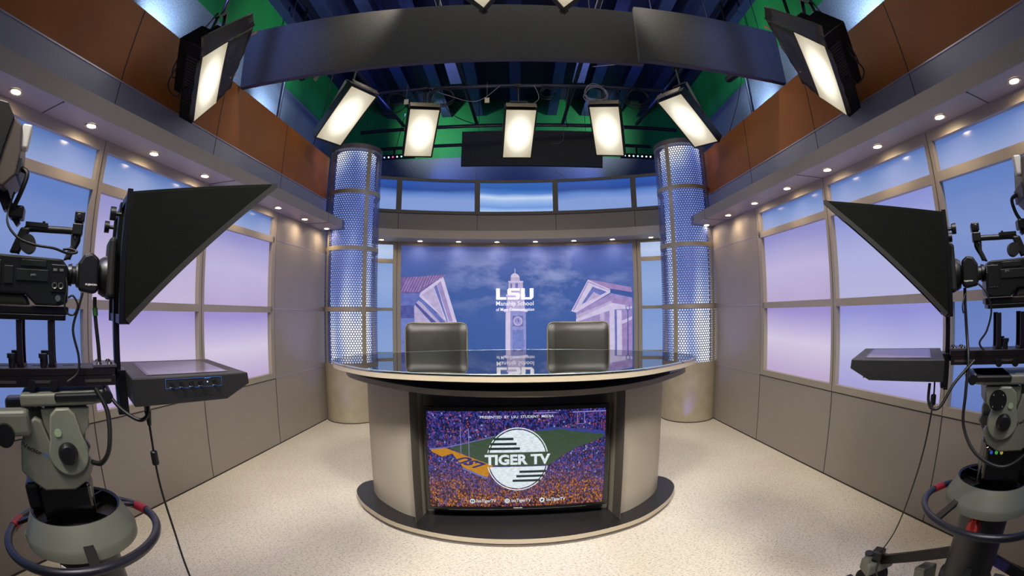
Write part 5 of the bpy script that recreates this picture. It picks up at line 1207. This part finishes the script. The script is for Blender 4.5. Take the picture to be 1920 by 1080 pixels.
    MB().box(-.085, .085, -.160, -.143, 1.735, 1.785).build('connector_panel', M('conn_dark', (24, 22, 26), .5), vb, smooth=0, bevel=.002)
    MB().tube(cat_rom([(.04, -.145, 1.765), (.05, -.12, 1.75), (.05, -.13, 1.70), (.03, -.15, 1.66)], 6), .008, 8).build('connector_lead', RUB, vb)
    return T, Cc, P
rig((-1.28, .738), 33, 0.0, .737, .265, .765, 1.017, -1, (-.487, -.113))
rig((1.728, .864), -38, .055, .628, .283, .690, .983, 1, (.357, .457))
def local(O, heading, u, v, z):
    h = math.radians(heading); return (O[0] + math.sin(h) * u + math.cos(h) * v, O[1] + math.cos(h) * u - math.sin(h) * v, z)
LL = lambda v, u, z: local((-1.28, .738), 33, u, v, z)
RR = lambda v, u, z: local((1.728, .864), -38, u, v, z)
def cable(pts, r, label):
    o = MB().tube(cat_rom(pts, 8), r, 8).build('cable', RUB, smooth=80); tag(o, label, 'cable'); return o
cable([LL(.03, -.155, 1.70), LL(.07, -.16, 1.62), LL(.085, -.12, 1.575), LL(.09, -.06, 1.557), LL(.09, .0, 1.552), LL(.075, .045, 1.543), LL(.068, .075, 1.548), LL(.06, .055, 1.556), LL(.05, .03, 1.555)], .0038, 'thin black lead curving under the handle of the left camera')
cable([LL(.066, .045, 1.478), LL(.072, .05, 1.452), LL(.075, .044, 1.41), LL(.075, .05, 1.385), LL(.075, .072, 1.38), LL(.075, .085, 1.405), LL(.075, .07, 1.43), LL(.070, .055, 1.425)], .003, 'small ring of lead below the lens of the left camera')
cable([LL(.07, .10, 1.44), LL(.072, .088, 1.40), LL(.072, .07, 1.34), LL(.075, .085, 1.27), LL(.078, .08, 1.225), LL(.078, .045, 1.20)], .004, 'black lead dropping from the left lens to the rail')
cable([LL(.04, .140, 1.43), LL(.04, .142, 1.38), LL(.04, .150, 1.30), LL(.04, .152, 1.25)], .0062, 'straight black cable with a green collar under the left lens')
MBc = MB().cyl(LL(.04, .141, 1.40), LL(.04, .143, 1.378), .0085, n=14).build('connector_collar', M('collar_green', (50, 96, 46), .4, .3), smooth=40); tag(MBc, 'green metal collar on the cable under the left lens', 'connector')
cable([LL(.10, .13, 1.185), LL(.12, .16, 1.12), LL(.14, .15, 1.03), LL(.13, .12, .985), LL(.10, .09, .98)], .0075, 'thick black cable looping from the left rail down to the head')
cable([LL(.09, .16, 1.18), LL(.12, .20, 1.13), LL(.15, .25, 1.10), LL(.17, .275, 1.115), LL(.17, .28, 1.145)], .0058, 'black cable looping from the left rail to the monitor underside')
cable([LL(.12, .285, 1.10), LL(.12, .287, 1.04), LL(.12, .290, .90), LL(.115, .305, .74), LL(.105, .315, .60), LL(.095, .34, .35), LL(.09, .37, .12), LL(.10, .42, .008), LL(.02, .55, .006)], .0036, 'thin black power lead falling from the left monitor to the floor')
xl = MB().cyl(LL(.12, .285, 1.146), LL(.12, .285, 1.118), .010, n=16).build('power_connector', M('chrome_dull', (160, 160, 150), .3, .9)); tag(xl, 'silver and black plug under the left prompter monitor', 'plug')
MB().cyl(LL(.12, .285, 1.118), LL(.12, .286, 1.075), .011, .006, n=16).build('strain_relief', BLK, xl)
fc = MB().cyl(LL(.12, .2875, 1.00), LL(.12, .289, .957), .0115, n=16).build('ferrite_core', BLK, bevel=.004); tag(fc, 'black ferrite cylinder on the lead hanging from the left monitor', 'ferrite')
cable([RR(-.06, .145, 1.455), RR(-.07, .11, 1.42), RR(-.07, .09, 1.36), RR(-.075, .11, 1.29), RR(-.08, .14, 1.25), RR(-.08, .12, 1.222)], .004, 'black lead curving from the right lens down to the rail')
cable([RR(-.04, .195, 1.44), RR(-.04, .196, 1.38), RR(-.045, .19, 1.28), RR(-.09, .185, 1.19), RR(-.12, .19, 1.08), RR(-.13, .185, .97), RR(-.16, .12, .88), RR(-.17, .0, .84), RR(-.16, -.1, .90), RR(-.12, -.16, 1.0)], .0066, 'long black cable looping from the right lens below the head')
cable([RR(-.09, .16, 1.19), RR(-.14, .24, 1.12), RR(-.17, .29, 1.045), RR(-.18, .325, 1.04), RR(-.18, .34, 1.07), RR(-.18, .34, 1.125)], .0058, 'black cable looping from the right rail to the monitor underside')
cable([RR(-.15, .32, 1.125), RR(-.15, .32, 1.06), RR(-.12, .33, .9), RR(-.04, .35, .70), RR(.10, .38, .45), RR(.26, .42, .26), RR(.32, .43, .21)], .0034, 'thin black power lead slanting from the right monitor to the pedestal foot')
fc = MB().cyl(RR(-.15, .32, 1.082), RR(-.15, .32, 1.045), .011, n=16).build('ferrite_core', BLK, bevel=.004); tag(fc, 'black ferrite cylinder on the lead under the right monitor', 'ferrite')
cable([RR(-.05, .195, 1.42), RR(-.07, .21, 1.38), RR(-.07, .207, 1.352)], .003, 'short loose lead hanging behind the right hood')
pa = MB().box(-.05, .05, -.03, .03, 0, .05).build('power_adapter', BLK, bevel=.008, smooth=0); pa.location = RR(.33, .44, .165); pa.rotation_euler = (0, .2, .5); tag(pa, 'black power adapter block resting on the right pedestal foot', 'adapter')
pa2 = MB().box(-.024, .024, -.024, .024, 0, .05).build('battery_unit', BLK, bevel=.004, smooth=0); pa2.location = RR(.27, .55, .02); tag(pa2, 'small black plug adapter with a blue lamp on the right pedestal foot', 'adapter')
cable([RR(.30, .42, .20), RR(.20, .42, .17), RR(.17, .38, .12), RR(.18, .36, .03)], .005, 'short black lead beside the right pedestal foot')

# ------------------------------------------------------------------ lamps and added unseen fills that light the place
def area(name, loc, target, size, size_y, power, col, parent=None):
    ld = bpy.data.lights.new(name, 'AREA'); ld.shape = 'RECTANGLE'; ld.size = size; ld.size_y = size_y; ld.energy = power; ld.color = col
    o = bpy.data.objects.new(name, ld); COL.objects.link(o); o.location = loc
    d = Vector(target) - Vector(loc); o.rotation_euler = d.to_track_quat('-Z', 'Y').to_euler(); return o
def spot(name, loc, target, power, col, ang, blend=0.8, rad=.05):
    ld = bpy.data.lights.new(name, 'SPOT'); ld.energy = power; ld.color = col; ld.spot_size = math.radians(ang); ld.spot_blend = blend; ld.shadow_soft_size = rad
    o = bpy.data.objects.new(name, ld); COL.objects.link(o); o.location = loc
    d = Vector(target) - Vector(loc); o.rotation_euler = d.to_track_quat('-Z', 'Y').to_euler(); return o
WARM = (1.0, 0.95, 0.88)
def keyl(loc, tgt, p, spread):
    o = area('front_key_fill', loc, tgt, .8, .6, p, WARM); o.data.spread = math.radians(spread); return o  # added unseen key area light, brightens the desk front
keyl((-.9, -.6, 4.3), (-.2, 2.9, .5), 45, 70)
keyl((.9, -.6, 4.3), (.2, 2.9, .5), 45, 70)
area('grid_fill', (0, 3.6, 4.7), (0, 3.6, 0), 3.2, 2.4, 35, (1.0, .96, .9))  # added overhead fill for general brightness, no fixture modelled
area('entry_fill', (0, -1.5, 3.2), (0, 2.5, 1.0), 3.0, 1.2, 9, (1.0, .95, .9))  # added unseen fill from behind the camera
for x in (-1.6, 1.6): area('deck_wash', (x, 5.6, 4.5), (x * .8, 5.9, 5.6), 1.2, .5, 6, (.22, .30, 1.0))
area('deck_wash', (0, 2.6, 4.55), (0, 2.6, 5.6), 2.5, .6, 5, (.24, .32, 1.0))
for s_ in (-1, 1):
    spot('cyc_wash', (s_ * 1.65, 7.05, 4.75), (s_ * 1.4, 8.1, 4.9), 60, (.9, 1.0, .92), 120)
    spot('side_cyc_wash', (s_ * 1.4, 3.8, 4.55), (s_ * 3.05, 4.6, 4.8), 50, (.8, 1.0, .9), 110)
    for yy_, pw in ((4.25, 60), (3.3, 22), (2.2, 90), (1.3, 70)):
        spot('wall_pool', (s_ * 2.72, yy_, 3.62), (s_ * 3.05, yy_ + .1, 4.0), pw, (.62, .85, 1.0), 100, 1.0, .03)
    spot('blue_wash_back', (s_ * 1.9, 7.3, 4.0), (0, 8.1, 3.6), 60, (.12, .22, 1.0), 120)
    spot('blue_wash_side', (s_ * 1.6, 5.9, 4.3), (s_ * 3.05, 5.4, 4.1), 16, (.16, .24, 1.0), 90)
    spot('baffle_blue', (s_ * 2.2, 1.9, 4.1), (s_ * 2.35, 3.2, 3.8), 60, (.2, .3, 1.0), 70)
    for yy_ in (.7, 2.0, 3.3, 4.6): spot('violet_soffit_fill', (s_ * 1.75, yy_, .03), (s_ * 2.42, yy_, 2.44), 42, (.36, .30, 1.0), 58)  # added hidden spots that tint the soffit underside violet
    spot('orange_panel_fill', (s_ * .9, 3.0, 4.35), (s_ * 2.5, 3.9, 3.1), 26, (1.0, .9, .78), 60, 1.0)  # added spot, stands in for soft light spill on the orange
    spot('violet_glow', (s_ * 1.9, 4.6, 3.9), (s_ * 2.5, 5.1, 3.15), 24, (.30, .2, 1.0), 34)
    spot('blue_corner_uplight', (s_ * 2.0, 5.05, .02), (s_ * 2.48, 4.9, 1.3), 9, (.14, .1, 1.0), 60)
    spot('blue_column_light', (s_ * 1.2, 4.9, 3.2), (s_ * 2.16, 5.5, 2.0), 9, (.42, .5, 1.0), 70)
    spot('floor_blue_spill', (s_ * 1.9, .2, 4.2), (s_ * .9, 1.7, 0), 70, (.35, .4, 1.0), 34, .3)
